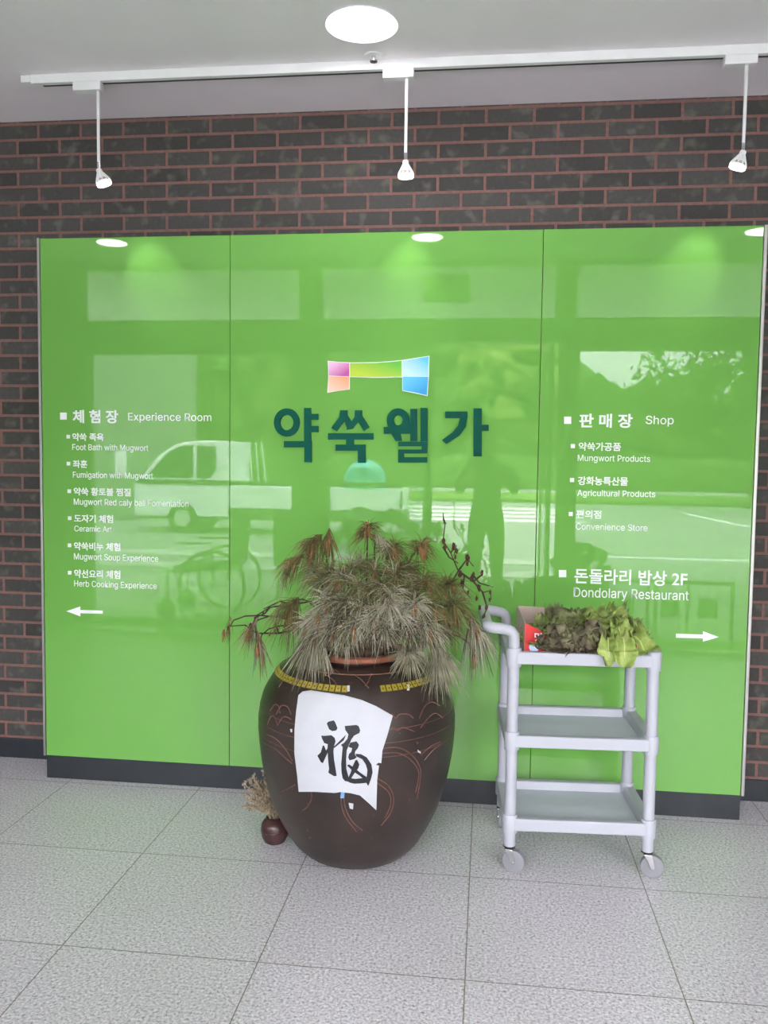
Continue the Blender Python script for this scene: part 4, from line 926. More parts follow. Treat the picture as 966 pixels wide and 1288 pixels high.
def drape(pts, off, thick, name, m, parent, step=5.0, smooth=60):
    """flat outline laid over the curved jar wall with real thickness"""
    bm = bmesh.new(); f = bm.faces.new([bm.verts.new((p[0], p[1], 0)) for p in pts])
    bm.normal_update()
    xs = [p[0] for p in pts]; ys = [p[1] for p in pts]
    for ax, lo, hi in ((0, min(xs), max(xs)), (1, min(ys), max(ys))):
        c = lo + step
        while c < hi:
            co = [0, 0, 0]; co[ax] = c; no = [0, 0, 0]; no[ax] = 1
            bmesh.ops.bisect_plane(bm, geom=bm.verts[:] + bm.edges[:] + bm.faces[:], plane_co=co, plane_no=no); c += step
    bmesh.ops.triangulate(bm, faces=bm.faces)
    for v in bm.verts: v.co = on_jar(v.co.x, v.co.y, off(v.co.x, v.co.y) if callable(off) else off)
    bm.normal_update()
    c = Vector((JX, JY, 0.45))
    base = [v.co.copy() for v in bm.verts]; bm.verts.index_update()
    tris = [[v.index for v in ff.verts] for ff in bm.faces]
    bed = [(e.verts[0].index, e.verts[1].index) for e in bm.edges if len(e.link_faces) == 1]
    back = []
    for v in base:
        d = Vector((v.x - JX, v.y - JY, 0)).normalized(); back.append(v - d * thick)
    n = len(base); bm.free()
    m_ = MB(); m_.add(base + back, [tuple(t) for t in tris] + [tuple(reversed([i + n for i in t])) for t in tris] + [(a, b, b + n, a + n) for a, b in bed])
    return m_.build(name, m, parent, smooth=smooth)
ZP = lambda p: (360 + p[0] / 6.9, 860 + p[1] / 6.9)
paper_px = [(105, 100), (140, 68), (210, 57), (350, 78), (500, 100), (650, 140), (780, 195), (925, 278), (880, 440), (835, 580), (825, 690), (800, 685), (778, 705), (805, 712), (790, 830), (782, 1098), (720, 1040), (640, 970), (560, 950), (470, 940), (420, 948), (250, 938), (108, 938), (95, 800), (70, 600), (72, 400), (85, 250)]
poster = thing('paper_poster', 'white paper with one black brushed character stuck on the big jar', 'poster', (JX, JY - 0.36, 0.30))
def puff(x, y): return 0.0045 + 0.0012 * math.sin(x * 0.11 + y * 0.05) + 0.001 * math.sin(y * 0.16)
drape([ZP(p) for p in paper_px], puff, 0.0012, 'sheet', M['paper'], poster, 4.0)
inkp = [
 [(352, 345), (365, 330), (412, 318), (425, 335), (445, 385), (435, 405), (400, 412), (372, 395)],
 [(303, 450), (330, 453), (392, 447), (420, 470), (428, 500), (415, 545), (410, 590), (415, 660), (425, 720), (438, 800), (415, 803), (368, 775), (366, 765), (372, 740), (366, 690), (362, 640), (360, 600), (345, 630), (318, 690), (300, 680), (270, 625), (300, 595), (318, 535), (330, 540), (345, 580), (358, 560), (360, 525), (330, 515), (310, 475)],
 [(415, 545), (470, 490), (520, 442), (500, 490), (440, 540), (416, 560)],
 [(508, 367), (610, 358), (630, 370), (642, 405), (635, 428), (590, 450), (565, 485), (545, 530), (525, 580), (520, 660), (522, 740), (545, 825), (535, 850), (510, 845), (490, 820), (480, 770), (477, 700), (485, 600), (490, 550), (475, 530), (500, 515), (530, 480), (540, 440), (512, 400)],
 [(555, 512), (610, 500), (632, 530), (622, 560), (600, 585), (595, 610), (612, 640), (590, 655), (550, 665), (538, 640), (545, 610), (565, 590), (572, 560), (540, 548)],
 [(600, 608), (650, 612), (700, 640), (740, 700), (750, 770), (735, 830), (712, 888), (700, 870), (690, 840), (700, 800), (705, 750), (690, 700), (660, 655), (610, 632)],
 [(528, 710), (545, 700), (590, 730), (640, 770), (700, 812), (690, 845), (640, 800), (580, 760)],
 [(600, 665), (615, 660), (635, 700), (625, 735), (590, 780), (550, 845), (530, 835), (560, 770), (575, 720)],
 [(545, 818), (600, 827), (660, 820), (705, 835), (700, 860), (640, 866), (590, 868), (548, 858), (530, 842)]]
for k, st in enumerate(inkp):
    drape([ZP(p) for p in st], lambda x, y, k=k: puff(x, y) + 0.0009 + 0.00008 * k, 0.0006, 'ink_stroke', M['ink'], poster, 3.0)
o = drape([(429, 996), (433.5, 996), (432.5, 1004), (428, 1004)], 0.0032, 0.001, 'sticker', M['blue_sticker'], jar); o['label'] = 'small blue sticker'
o = drape([(438.5, 1010), (444.5, 1011), (444, 1018), (440, 1017)], 0.002, 0.001, 'tape_scrap', M['paper'], jar); o['label'] = 'scrap of white tape'
o = drape([(364.8, 917), (367.3, 917), (367.3, 921), (365.5, 921)], 0.002, 0.001, 'tape_scrap', M['paper'], jar); o['label'] = 'tiny white paint chip'
o = drape([(525.5, 943), (529.5, 946), (529, 948), (525.5, 946)], 0.002, 0.001, 'tape_scrap', M['paper'], jar); o['label'] = 'tiny white paint chip'
# incised plant and wave decoration
def incise(pts, rad=0.0021):
    P = [on_jar(p[0], p[1], 0.0004) for p in catmull(pts, 5)]
    MB().tube(P, rad, 5).build('incised_line', M['incised'], jar)
C7 = lambda L: [(290 + u / 3.22, 810 + v / 3.22) for u, v in L]
for L in ([(140, 365), (185, 385), (225, 430), (250, 475)], [(130, 400), (180, 425), (220, 460), (250, 485)], [(325, 585), (328, 625), (310, 660), (290, 675)], [(205, 600), (235, 585), (262, 570)],
          [(455, 590), (448, 640), (465, 700), (510, 760)], [(462, 590), (462, 650), (490, 715), (535, 755)], [(585, 540), (635, 570), (660, 620), (650, 680), (610, 735)], [(590, 560), (640, 600), (648, 650), (625, 705)],
          [(605, 425), (680, 420), (740, 455), (770, 510), (765, 570), (755, 625)], [(600, 445), (670, 440), (725, 465), (762, 520), (750, 600)], [(770, 450), (810, 415), (850, 395)], [(785, 470), (820, 430), (855, 405)],
          [(150, 325), (165, 292), (180, 300), (190, 330)], [(190, 328), (215, 295), (245, 305)], [(185, 285), (205, 250), (230, 255), (245, 285)], [(160, 270), (180, 245), (195, 255), (200, 280)],
          [(640, 290), (655, 285), (668, 300), (685, 285), (720, 285), (740, 300)], [(645, 345), (660, 338), (675, 350), (700, 338), (745, 355)], [(765, 300), (785, 255), (815, 235), (850, 250)], [(770, 340), (800, 300), (830, 280), (860, 300)],
          [(215, 110), (210, 150), (195, 175)], [(395, 130), (420, 150), (430, 170)], [(340, 120), (365, 105), (395, 130), (420, 105), (450, 125)], [(500, 125), (530, 145), (560, 180)], [(570, 120), (560, 150), (545, 170)]):
    incise(C7(L))

# ------------------------------------------------------------------ dry pine in the jar
def needles(mb, hub, axis, n, L, spread, droop, rnd, back=0.05, w=0.0015):
    axis = axis.normalized()
    a = Vector((0, 0, 1)) if abs(axis.z) < 0.9 else Vector((1, 0, 0))
    u = axis.cross(a).normalized(); v = axis.cross(u)
    for i in range(n):
        th = rnd.uniform(0, 2 * PI); ph = spread * math.sqrt(rnd.random())
        d = (axis * math.cos(ph) + (u * math.cos(th) + v * math.sin(th)) * math.sin(ph)).normalized()
        l = L * rnd.uniform(0.6, 1.1)
        p0 = hub - axis * back * rnd.random()
        bend = Vector((rnd.uniform(-0.1, 0.1), rnd.uniform(-0.1, 0.1), -droop * rnd.uniform(0.5, 1.3)))
        p1 = p0 + d * l * 0.5 + bend * l * 0.22
        p2 = p0 + d * l * 0.95 + bend * l * 0.85
        for p in (p1, p2):     # keep the needles off the glass panel and the jar wall
            if p.y > -0.012: p.y = -0.012 - rnd.random() * 0.01
        mb.tube([p0, p1, p2], [w, w * 0.9, w * 0.25], 3, cap=False)
def keep_out(p):
    return p
RS = random.Random(21)
def sprig(hub, axis, mats, n=130, L=0.12, spread=1.2, droop=0.8, catk=0, label=None, group=None, stemk='twig', back=0.05, base=None, catl=0.055):
    hub = Vector(hub); axis = Vector(axis).normalized()
    a = math.atan2(hub.y - JY, hub.x - JX); rr = min(0.115, 0.6 * math.hypot(hub.x - JX, hub.y - JY) + 0.02)
    b = Vector((JX + rr * math.cos(a) * 0.7, JY + rr * math.sin(a) * 0.7, 0.60))
    lip = Vector((JX + rr * math.cos(a), JY + rr * math.sin(a), 0.80))
    r = thing('pine_sprig', label, 'pine', b, group)
    path = [b, (b + lip) / 2] + bez(lip, lip + Vector((0, 0, max(0.04, (hub.z - 0.80) * 0.5))), hub - axis * 0.09 + Vector((0, 0, 0.02)), hub, 8)
    nn = len(path)
    st = MB(); st.tube(path, [0.0048 - 0.0026 * i / (nn - 1) for i in range(nn)], 6); st.build('stem', M[stemk], r)
    for k, (mk, fr) in enumerate(mats):
        mb = MB(); needles(mb, hub, axis, int(n * fr), L, spread, droop, RS, back)
        mb.build('needles', M[mk], r, fix=False, smooth=60)
    for k in range(catk):
        q = hub + Vector((RS.uniform(-0.012, 0.012), RS.uniform(-0.02, 0.005), RS.uniform(-0.01, 0.01)))
        e = q + Vector((RS.uniform(-0.006, 0.006) + axis.x * 0.012, -0.004, -catl * RS.uniform(0.7, 1.1)))
        MB().tube([q, q * 0.75 + e * 0.25, q * 0.4 + e * 0.6, e], [0.003, 0.0058, 0.0052, 0.002], 7).build('bud', M['catkin'], r)
    return r
H = lambda u, v, Y: at(270 + u / 2.611, 630 + v / 2.611, Y)
BR = [('n_brown', 0.65), ('n_green', 0.35)]; BG = [('n_brown', 0.5), ('n_green', 0.5)]; GR = [('n_grey', 0.5), ('n_pale', 0.25), ('n_dark', 0.15), ('n_green', 0.1)]
sprig(H(505, 75, -0.40), (0.1, -0.2, 1), BR, 120, 0.085, 1.9, 0.7, 6, 'topmost dry pine sprig standing upright in the jar with brown needles', stemk='twig_dark')
sprig(H(545, 125, -0.44), (0.4, -0.5, -0.3), [('n_grey', 1)], 40, 0.10, 0.5, 0.5, 0, 'thin pale grey needle tuft just right of the topmost sprig')
sprig(H(320, 135, -0.45), (-0.5, -0.3, -0.4), BR, 110, 0.105, 1.1, 0.9, 5, 'brown drooping pine sprig with long orange buds at the upper left', catl=0.10)
sprig(H(378, 128, -0.42), (0.1, -0.4, -0.7), BR, 60, 0.08, 0.8, 0.8, 3, 'small brown drooping tuft between the upper left sprig and the topmost one')
sprig(H(258, 195, -0.45), (-0.8, -0.3, -0.5), BG, 90, 0.10, 0.75, 0.8, 2, 'brown-green drooping tuft leaning left above the grey mass')
sprig(H(590, 150, -0.45), (0.3, -0.4, 0.3), BR, 150, 0.10, 1.6, 0.7, 4, 'brown pine sprig with buds right of the topmost sprig')
sprig(H(683, 135, -0.42), (0.3, -0.3, 0.5), BR, 120, 0.085, 1.6, 0.6, 7, 'brown pine sprig with a column of upright orange buds at the upper right', catl=0.07)
sprig(H(640, 215, -0.40), (0.2, -0.4, 0.5), BG, 160, 0.11, 1.7, 0.6, 1, 'greenish brown sprig below the upper right orange buds')
sprig(H(692, 265, -0.58), (0.4, -0.6, 0.1), BG, 150, 0.12, 1.5, 0.7, 4, 'green-brown sprig with three orange buds right of the grey mass')
sprig(H(718, 355, -0.64), (0.3, -0.6, -0.2), BG, 110, 0.11, 1.2, 0.9, 2, 'brown-green sprig hanging low between grey and green tufts on the right')
sprig(H(785, 340, -0.56), (0.5, -0.5, 0.1), [('n_green', 0.6), ('n_brown', 0.4)], 210, 0.125, 1.6, 0.7, 5, 'greenish sprig with a cluster of orange buds at the right side', catl=0.075)
sprig(H(775, 270, -0.46), (0.5, -0.4, 0.3), [('n_green', 0.65), ('n_brown', 0.35)], 170, 0.12, 1.6, 0.6, 1, 'loose olive green tuft at the right above the bud cluster')
sprig(H(857, 415, -0.50), (0.4, -0.3, -0.9), GR, 120, 0.12, 0.8, 0.9, 3, 'rightmost grey-green tuft drooping beside the cart handle')
sprig(H(850, 500, -0.52), (0.1, -0.2, -1), BR, 22, 0.06, 0.5, 0.6, 1, 'tiny brown tip hanging at the lower right of the pine')
sprig(H(248, 345, -0.56), (-0.4, -0.5, -0.5), BG, 120, 0.12, 1.2, 0.9, 3, 'brown sprig with one long orange bud at the left of the grey mass', catl=0.10)
sprig(H(120, 415, -0.50), (-0.5, -0.2, -0.8), [('n_brown', 0.6), ('n_grey', 0.4)], 60, 0.085, 0.8, 0.8, 2, 'dark drooping tuft at the end of the long left branch', stemk='twig_dark')
sprig(H(148, 470, -0.52), (0.2, -0.2, -1), [('n_brown', 0.7), ('n_grey', 0.3)], 55, 0.095, 0.55, 0.7, 2, 'dark tuft hanging lowest at the left of the pine', stemk='twig_dark')
sprig(H(45, 420, -0.50), (-0.1, -0.2, -1), [('n_brown', 1)], 16, 0.06, 0.5, 0.6, 1, 'tiny tuft at the far left tip of the pine', stemk='twig_dark')
# grey mass
GP = [(410, 250, -.66), (462, 275, -.70), (552, 285, -.71), (330, 450, -.66), (430, 440, -.74), (705, 415, -.66), (640, 500, -.72), (595, 250, -.62), (650, 290, -.62), (520, 395, -.75),
      (350, 260, -.58), (440, 222, -.52), (525, 228, -.52), (605, 222, -.50), (375, 232, -.54), (480, 205, -.46), (330, 215, -.48), (615, 380, -.73), (745, 450, -.62), (375, 335, -.66), (480, 350, -.72), (660, 345, -.68), (560, 430, -.76),
      (690, 490, -.66), (385, 470, -.72), (300, 400, -.60), (640, 440, -.73), (460, 410, -.75), (345, 380, -.66), (570, 350, -.74), (425, 330, -.71), (735, 500, -.60), (500, 300, -.70), (580, 310, -.70), (400, 400, -.73)]
for i, (u, v, Y) in enumerate(GP):
    ax = ((u - 520) / 300 + RS.uniform(-.25, .25), -0.75, (300 - v) / 260 + RS.uniform(-.2, .2))
    if u == 330 and v == 450:
        sprig(H(u, v, Y), (-0.15, -0.5, -0.7), GR, 230, 0.135, 0.95, 0.9, 2, 'pale grey tuft fanning down over the left rim of the jar'); continue
    if u == 640 and v == 500:
        sprig(H(u, v, Y), (0.1, -0.7, -0.25), [('n_grey', 1)], 190, 0.085, 1.3, 0.5, 1, 'round grey tuft hanging over the orange rim at the right'); continue
    if u == 735 and v == 500:
        sprig(H(u, v, Y), (0.35, -0.4, -0.6), [('n_grey', 1)], 210, 0.13, 0.9, 0.7, 0, 'pale grey tuft fanning down over the right shoulder of the jar'); continue
    sprig(H(u, min(v, 425), Y), ax, [GR, [('n_grey', .4), ('n_pale', .6)], [('n_dark', .6), ('n_grey', .4)], GR][i % 4] if v > 300 else [('n_green', .4), ('n_brown', .25), ('n_grey', .35)], 92, 0.118 if v < 380 else 0.095, 1.35, 0.5, RS.choice((0, 0, 1, 2)), 'grey-green dry pine tuft in the dense mass filling the jar mouth', 'dense grey pine tufts in the jar mouth')
# bare twigs with small dark cones
def bare(ptsl, cones, label):
    base = Vector((JX + (0.07 if ptsl[0][0] > 520 else -0.07), JY, 0.60))
    r = thing('dry_twig', label, 'twig', base)
    for k, pts in enumerate(ptsl[1:]):
        P = [H(*p) for p in pts]
        if k == 0: P = [base, Vector((base.x * 1.0, JY, 0.79))] + P
        P = P[:2] + [Vector(p) for p in catmull([(q.x, q.z) for q in P[2:]], 1)] if False else P
        MB().tube(P, [0.0042 - 0.0024 * i / (len(P) - 1) for i in range(len(P))], 6).build('branch', M['twig_dark'], r)
    for c in cones:
        p = H(*c[:3]); s = (c[3] if len(c) > 3 else 0.011) * RS.uniform(0.5, 0.85)
        mb = MB(); mb.ball(p, (s * 0.75, s * 0.75, s * 1.5), 9, 7)
        for i in range(len(mb.v)):
            v = Vector(mb.v[i]); mb.v[i] = tuple(v + noise.noise_vector(v * 160) * s * 0.5)
        mb.build('cone', M['cone'], r)
bare([(800, 0), [(760, 300, -.45), (800, 230, -.46), (775, 170, -.46), (750, 130, -.46), (757, 75, -.46)], [(800, 230, -.46), (830, 190, -.46), (850, 215, -.47)], [(800, 230, -.46), (850, 265, -.47), (880, 300, -.48), (905, 295, -.48), (908, 325, -.48)],
      [(850, 265, -.47), (880, 240, -.47), (882, 228, -.47)], [(775, 170, -.46), (795, 145, -.46), (785, 180, -.46)], [(880, 300, -.48), (895, 350, -.49), (880, 390, -.49)], [(820, 245, -.46), (815, 290, -.47), (840, 320, -.47)], [(750, 150, -.46), (770, 185, -.46), (800, 205, -.46)], [(757, 75, -.46), (752, 60, -.46), (750, 40, -.46)], [(845, 240, -.46), (870, 270, -.46), (915, 283, -.47)]],
     [(752, 132, -.46), (757, 150, -.46, .009), (785, 150, -.46), (795, 165, -.46), (790, 185, -.46, .009), (830, 188, -.46, .013), (830, 205, -.46), (877, 236, -.47, .011), (850, 240, -.47, .01), (806, 240, -.46, .013), (845, 255, -.46, .011), (905, 300, -.48, .01), (903, 325, -.48, .009), (868, 285, -.47, .011), (893, 350, -.49, .009), (860, 320, -.48, .012), (870, 350, -.48, .01), (812, 270, -.46, .011), (884, 380, -.49, .01), (832, 300, -.47, .01)],
     'bare dark twig with small brown cones at the right of the pine')
bare([(200, 0), [(330, 330, -.5), (250, 340, -.5), (180, 350, -.5), (140, 375, -.5), (120, 410, -.5)], [(180, 350, -.5), (165, 370, -.5), (130, 385, -.5)], [(280, 420, -.5), (210, 435, -.5), (140, 435, -.5), (100, 408, -.5), (45, 412, -.5)], [(210, 435, -.5), (200, 405, -.5), (210, 370, -.5)], [(250, 340, -.5), (215, 330, -.5), (160, 355, -.5)], [(140, 435, -.5), (135, 460, -.5), (150, 480, -.5)]],
     [(160, 368, -.5, .008), (132, 385, -.5, .008), (176, 352, -.5, .009), (200, 408, -.5, .007), (198, 428, -.5, .008), (118, 412, -.5, .014), (45, 418, -.5, .009), (150, 478, -.5, .010), (180, 438, -.5, .007)],
     'thin dark twig reaching far left out of the pine')

# ------------------------------------------------------------------ small pot with dried stalks
QX, QY = 1.176, -0.468
pot = thing('small_pot', 'small round brown glazed pot on the floor left of the big jar', 'pot', (QX, QY, 0))
MB().lathe([(0, 0), (0.036, 0), (0.041, 0.004), (0.050, 0.025), (0.0535, 0.048), (0.0515, 0.068), (0.044, 0.082), (0.034, 0.089), (0.031, 0.092), (0.034, 0.097), (0.029, 0.098), (0.026, 0.09), (0.04, 0.07), (0.045, 0.04), (0.034, 0.008), (0, 0.008)], 48, (QX, QY, 0)).build('body', M['small_pot'], pot, smooth=60)
h = MB(); h.tube(bez((QX - 0.026, QY - 0.0465, 0.049), (QX - 0.012, QY - 0.058, 0.050), (QX + 0.014, QY - 0.058, 0.050), (QX + 0.028, QY - 0.0455, 0.049), 8), [0.002, 0.0035, 0.004, 0.0042, 0.0042, 0.004, 0.0035, 0.003, 0.002], 6); h.build('lug', M['small_pot'], pot)
RD = random.Random(5)
SE = [(306, 985), (308, 1000), (313, 980), (318, 975), (322, 983), (327, 984), (332, 968), (334, 978), (338, 992), (343, 1000), (311, 1015), (306, 1012), (318, 1005), (328, 1000), (346, 1012), (324, 994), (336, 1006), (315, 993), (350, 1020)]
for k, (u, v) in enumerate(SE):
    e = at(u, v, QY + RD.uniform(-0.045, 0.045))
    b = Vector((QX + RD.uniform(-0.016, 0.016), QY + RD.uniform(-0.016, 0.016), 0.02))
    mth = Vector((QX + (b.x - QX) * 1.1 + (e.x - QX) * 0.12, b.y, 0.097))
    r = thing('dried_stalk', 'dry straw-coloured stalk with a seed head in the small brown pot', 'dried flower', b, 'dried stalks in the small pot')
    P = [b, mth, mth * 0.6 + e * 0.4 + Vector((0, 0, 0.008)), mth * 0.3 + e * 0.7 + Vector((0, 0, 0.006)), e]
    MB().tube(P, 0.0017, 5).build('stem', M['straw'], r)
    hm = MB(); d = (e - P[2]).normalized(); L = (e - mth).length * 0.62
    sd = d.cross(Vector((0, 1, 0))).normalized(); up = d.cross(sd)
    for j in range(60):
        t = RD.random(); c = e - d * L * t + (sd * RD.uniform(-1, 1) + up * RD.uniform(-1, 1)) * 0.009
        q = (d + sd * RD.uniform(-0.9, 0.9) + up * RD.uniform(-0.9, 0.9)).normalized()
        l = RD.uniform(0.008, 0.017)
        hm.tube([c - q * l * 0.4, c, c + q * l * 0.6], [0.0006, RD.uniform(0.002, 0.0036), 0.0004], 5)
    hm.build('seed_head', M['straw_head'] if k % 3 else M['straw'], r)

# ------------------------------------------------------------------ service cart
CA = math.radians(3.4)
cart = bpy.data.objects.new('service_cart', None); COL.objects.link(cart)
tag(cart, 'pale grey three-tier plastic service cart on wheels right of the jar', 'cart')
W2, D2 = 0.242, 0.172
LR = 0.0205
def cbuild(mb, name, m, parent=None, **kw):
    o = mb.build(name, m, None, **kw); o.parent = parent or cart; return o
def rrect(x0, y0, x1, y1, r, n=5):
    pts = []
    for cx, cy, a0 in ((x1 - r, y1 - r, 0), (x0 + r, y1 - r, PI / 2), (x0 + r, y0 + r, PI), (x1 - r, y0 + r, 1.5 * PI)):
        for k in range(n + 1):
            a = a0 + PI / 2 * k / n; pts.append((cx + r * math.cos(a), cy + r * math.sin(a)))
    return pts
def tray(z0, z1, name):
    m = MB()
    o = rrect(-W2 - 0.024, -D2 - 0.024, W2 + 0.024, D2 + 0.024, 0.022)
    i1 = rrect(-W2 + 0.012, -D2 + 0.004, W2 - 0.012, D2 - 0.004, 0.016)
    i0 = rrect(-W2 + 0.020, -D2 + 0.012, W2 - 0.020, D2 - 0.012, 0.012)
    n = len(o); zf = z0 + 0.014
    V = [(p[0], p[1], z0) for p in o] + [(p[0], p[1], z1) for p in o] + [(p[0], p[1], z1) for p in i1] + [(p[0], p[1], zf) for p in i0]
    F = [tuple(reversed(range(n)))]
    for k in range(n):
        j = (k + 1) % n
        F += [(k, j, n + j, n + k), (n + k, n + j, 2 * n + j, 2 * n + k), (2 * n + k, 2 * n + j, 3 * n + j, 3 * n + k)]
    m.add(V, F); fl = tuple(range(3 * n, 4 * n)); m.add([V[i] for i in fl], [tuple(range(n))], 1)
    t = cbuild(m, name, [M['cart'], M['cart_tray']], bevel=0.004, smooth=40)
    for sx in (-1, 1):
        for sy in (-1, 1):
            c = MB().lathe([(LR, -0.012), (LR + 0.0055, -0.012), (LR + 0.0065, 0), (LR + 0.0065, z1 - z0 + 0.006), (LR + 0.004, z1 - z0 + 0.011), (LR, z1 - z0 + 0.011)], 24, (sx * W2, sy * D2, z0))
            c.build('corner_socket', M['cart'], None).parent = t
    return t
ZT = [(0.154, 0.199), (0.456, 0.499), (0.753, 0.797)]
for (a, b), nm in zip(ZT, ('shelf', 'shelf', 'shelf')): tray(a, b, nm)
for sx in (-1, 1):
    for sy in (-1, 1):
        cbuild(MB().tube([(sx * W2, sy * D2, 0.093), (sx * W2, sy * D2, 0.80 if sx > 0 else 0.80)], LR, 24), 'leg', M['cart'])
        if sx > 0: cbuild(MB().lathe([(LR, 0), (LR + 0.004, 0), (LR + 0.004, 0.006), (LR - 0.004, 0.012), (0, 0.013)], 24, (sx * W2, sy * D2, 0.797)), 'post_cap', M['cart'])
# handle: U-shaped bar from both left posts
xl = -W2
pth = []
pth += [(xl, -D2, 0.795), (xl, -D2, 0.815)] + bez((xl, -D2, 0.83), (xl, -D2, 0.862), (xl - 0.01, -D2, 0.868), (xl - 0.035, -D2, 0.872), 7)
pth += bez((xl - 0.045, -D2, 0.874), (xl - 0.092, -D2, 0.878), (xl - 0.092, -D2, 0.878), (xl - 0.092, -D2 + 0.045, 0.878), 7)
pth2 = [(p[0], -p[1], p[2]) for p in reversed(pth)]
cbuild(MB().tube(pth + pth2, 0.0195, 20), 'handle', M['cart'], smooth=60)
# casters
def caster(x, y, rot):
    c = bpy.data.objects.new('caster', None); COL.objects.link(c); c.parent = cart; c.location = (x, y, 0); c.rotation_euler = (0, 0, rot)
    w = MB(); w.tube([(0.018, -0.0125, 0.04), (0.018, -0.011, 0.04), (0.018, 0.011, 0.04), (0.018, 0.0125, 0.04)], [0.036, 0.04, 0.04, 0.036], 32); w.build('wheel', M['rubber'], None, smooth=40).parent = c
    f = MB()
    for s in (-1, 1): f.prism([(-0.013, 0.084), (0.016, 0.084), (0.026, 0.042), (0.022, 0.032), (0.013, 0.034), (0.002, 0.06)], s * 0.0185 - 0.002, s * 0.0185 + 0.002)
    f.box((-0.013, -0.02, 0.082), (0.016, 0.02, 0.086)); f.tube([(0.018, -0.021, 0.04), (0.018, 0.021, 0.04)], 0.005, 10); f.build('fork', M['chrome'], None, bevel=0.001).parent = c
    b = MB(); b.lathe([(0, 0.085), (0.016, 0.085), (0.0215, 0.089), (0.0215, 0.094), (0, 0.094)], 20); b.build('collar', M['black_plastic'], None).parent = c
for x, y, a in ((-W2, -D2, -0.35), (W2, -D2, -0.15), (-W2, D2, 1.45), (W2, D2, 0.4)): caster(x, y, a)
cart.location = (2.290, -0.383, 0); cart.rotation_euler = (0, 0, CA)
def cw(x, y, z):
    return Matrix.Rotation(CA, 3, 'Z') @ Vector((x, y, z)) + cart.location
def place_cart(mb):
    mb.v = [tuple(cw(*v)) for v in mb.v]; return mb

# ------------------------------------------------------------------ box of lettuce on the cart
ZT1 = 0.7965
bx = thing('cardboard_box', 'red printed cardboard tray on the cart holding the lettuce', 'box', cw(0, 0, 0.7675))
x0, x1, y0, y1 = -0.205, 0.205, -0.150, 0.150
zb = 0.7682
def slab(P, d, t=0.003):
    """flat card from outline P, thickened along d"""
    n = len(P); d = Vector(d) * t; P = [Vector(p) for p in P]
    V = P + [p + d for p in P]
    return V, [tuple(range(n)), tuple(reversed(range(n, 2 * n)))] + [(i, (i + 1) % n, (i + 1) % n + n, i + n) for i in range(n)]
place_cart(MB().box((x0, y0, zb), (x1, y1, zb + 0.004))).build('base', M['kraft'], bx)
front = [(x0, y0, zb), (x1, y0, zb), (x1, y0, 0.853), (x1 - 0.05, y0, 0.83), (x0 + 0.12, y0, 0.83), (x0 + 0.045, y0, 0.872), (x0, y0, 0.892)]
place_cart(MB().add(*slab(front, (0, 1, 0)))).build('front_wall', M['red_card'], bx, smooth=0)
place_cart(MB().add(*slab([(x, y1, z) for x, y, z in front], (0, -1, 0)))).build('back_wall', M['kraft'], bx, smooth=0)
sidep = [(x0, y0, zb), (x0, y1, zb), (x0, y1, 0.905), (x0, y0, 0.895)]
place_cart(MB().add(*slab(sidep, (1, 0, 0)))).build('side_wall', M['kraft'], bx, smooth=0)
place_cart(MB().add(*slab([(x1, y0, zb), (x1, y1, zb), (x1, y1, 0.86), (x1, y0, 0.853)], (-1, 0, 0)))).build('side_wall', M['red_card'], bx, smooth=0)
place_cart(MB().add(*slab([(x0 + 0.003, y1 - 0.03, 0.79), (x0 + 0.105, y1 - 0.025, 0.79), (x0 + 0.105, y1 - 0.03, 0.902), (x0 + 0.003, y1 - 0.03, 0.905)], (0, -1, 0)))).build('flap', M['kraft'], bx, smooth=0)
def card_print(pts, name, m, t=0.0012):
    return place_cart(MB().prism(pts, y0 - t, y0 - 0.0001)).build(name, m, bx, smooth=0)
card_print([(x0 + 0.035 + 0.017 * math.cos(2 * PI * k / 24), 0.805 + 0.017 * math.sin(2 * PI * k / 24)) for k in range(24)], 'printed_circle', M['blue_print'])
card_print([(x0 + 0.075, 0.7685), (x0 + 0.115, 0.7685), (x0 + 0.075, 0.815)], 'printed_patch', M['yellow_print'])
card_print([(x0 + 0.225, 0.7685), (x0 + 0.262, 0.7685), (x0 + 0.255, 0.80), (x0 + 0.23, 0.80)], 'printed_patch', M['yellow_print'])
def box_text(txt, xa, xb, za, zb_):
    cu = bpy.data.curves.new('lettering', 'FONT'); cu.body = txt; cu.offset = 0.03; cu.extrude = 0.01
    o = bpy.data.objects.new('lettering', cu); COL.objects.link(o)
    me = bpy.data.meshes.new_from_object(o.evaluated_get(bpy.context.evaluated_depsgraph_get())); bpy.data.objects.remove(o)
    xs = [v.co.x for v in me.vertices]; ys = [v.co.y for v in me.vertices]
    for v in me.vertices:
        p = cw(xa + (v.co.x - min(xs)) / (max(xs) - min(xs)) * (xb - xa), y0 - (0.0013 if v.co.z > 0 else 0.0002), za + (v.co.y - min(ys)) / (max(ys) - min(ys)) * (zb_ - za))
        v.co = p - bx.location
    me.materials.clear(); me.materials.append(M['letter_white'])
    ob = bpy.data.objects.new('lettering', me); COL.objects.link(ob); ob.parent = bx
box_text('맛', x0 + 0.036, x0 + 0.066, 0.828, 0.858)
box_text('OK!', x0 + 0.300, x0 + 0.355, 0.782, 0.808)

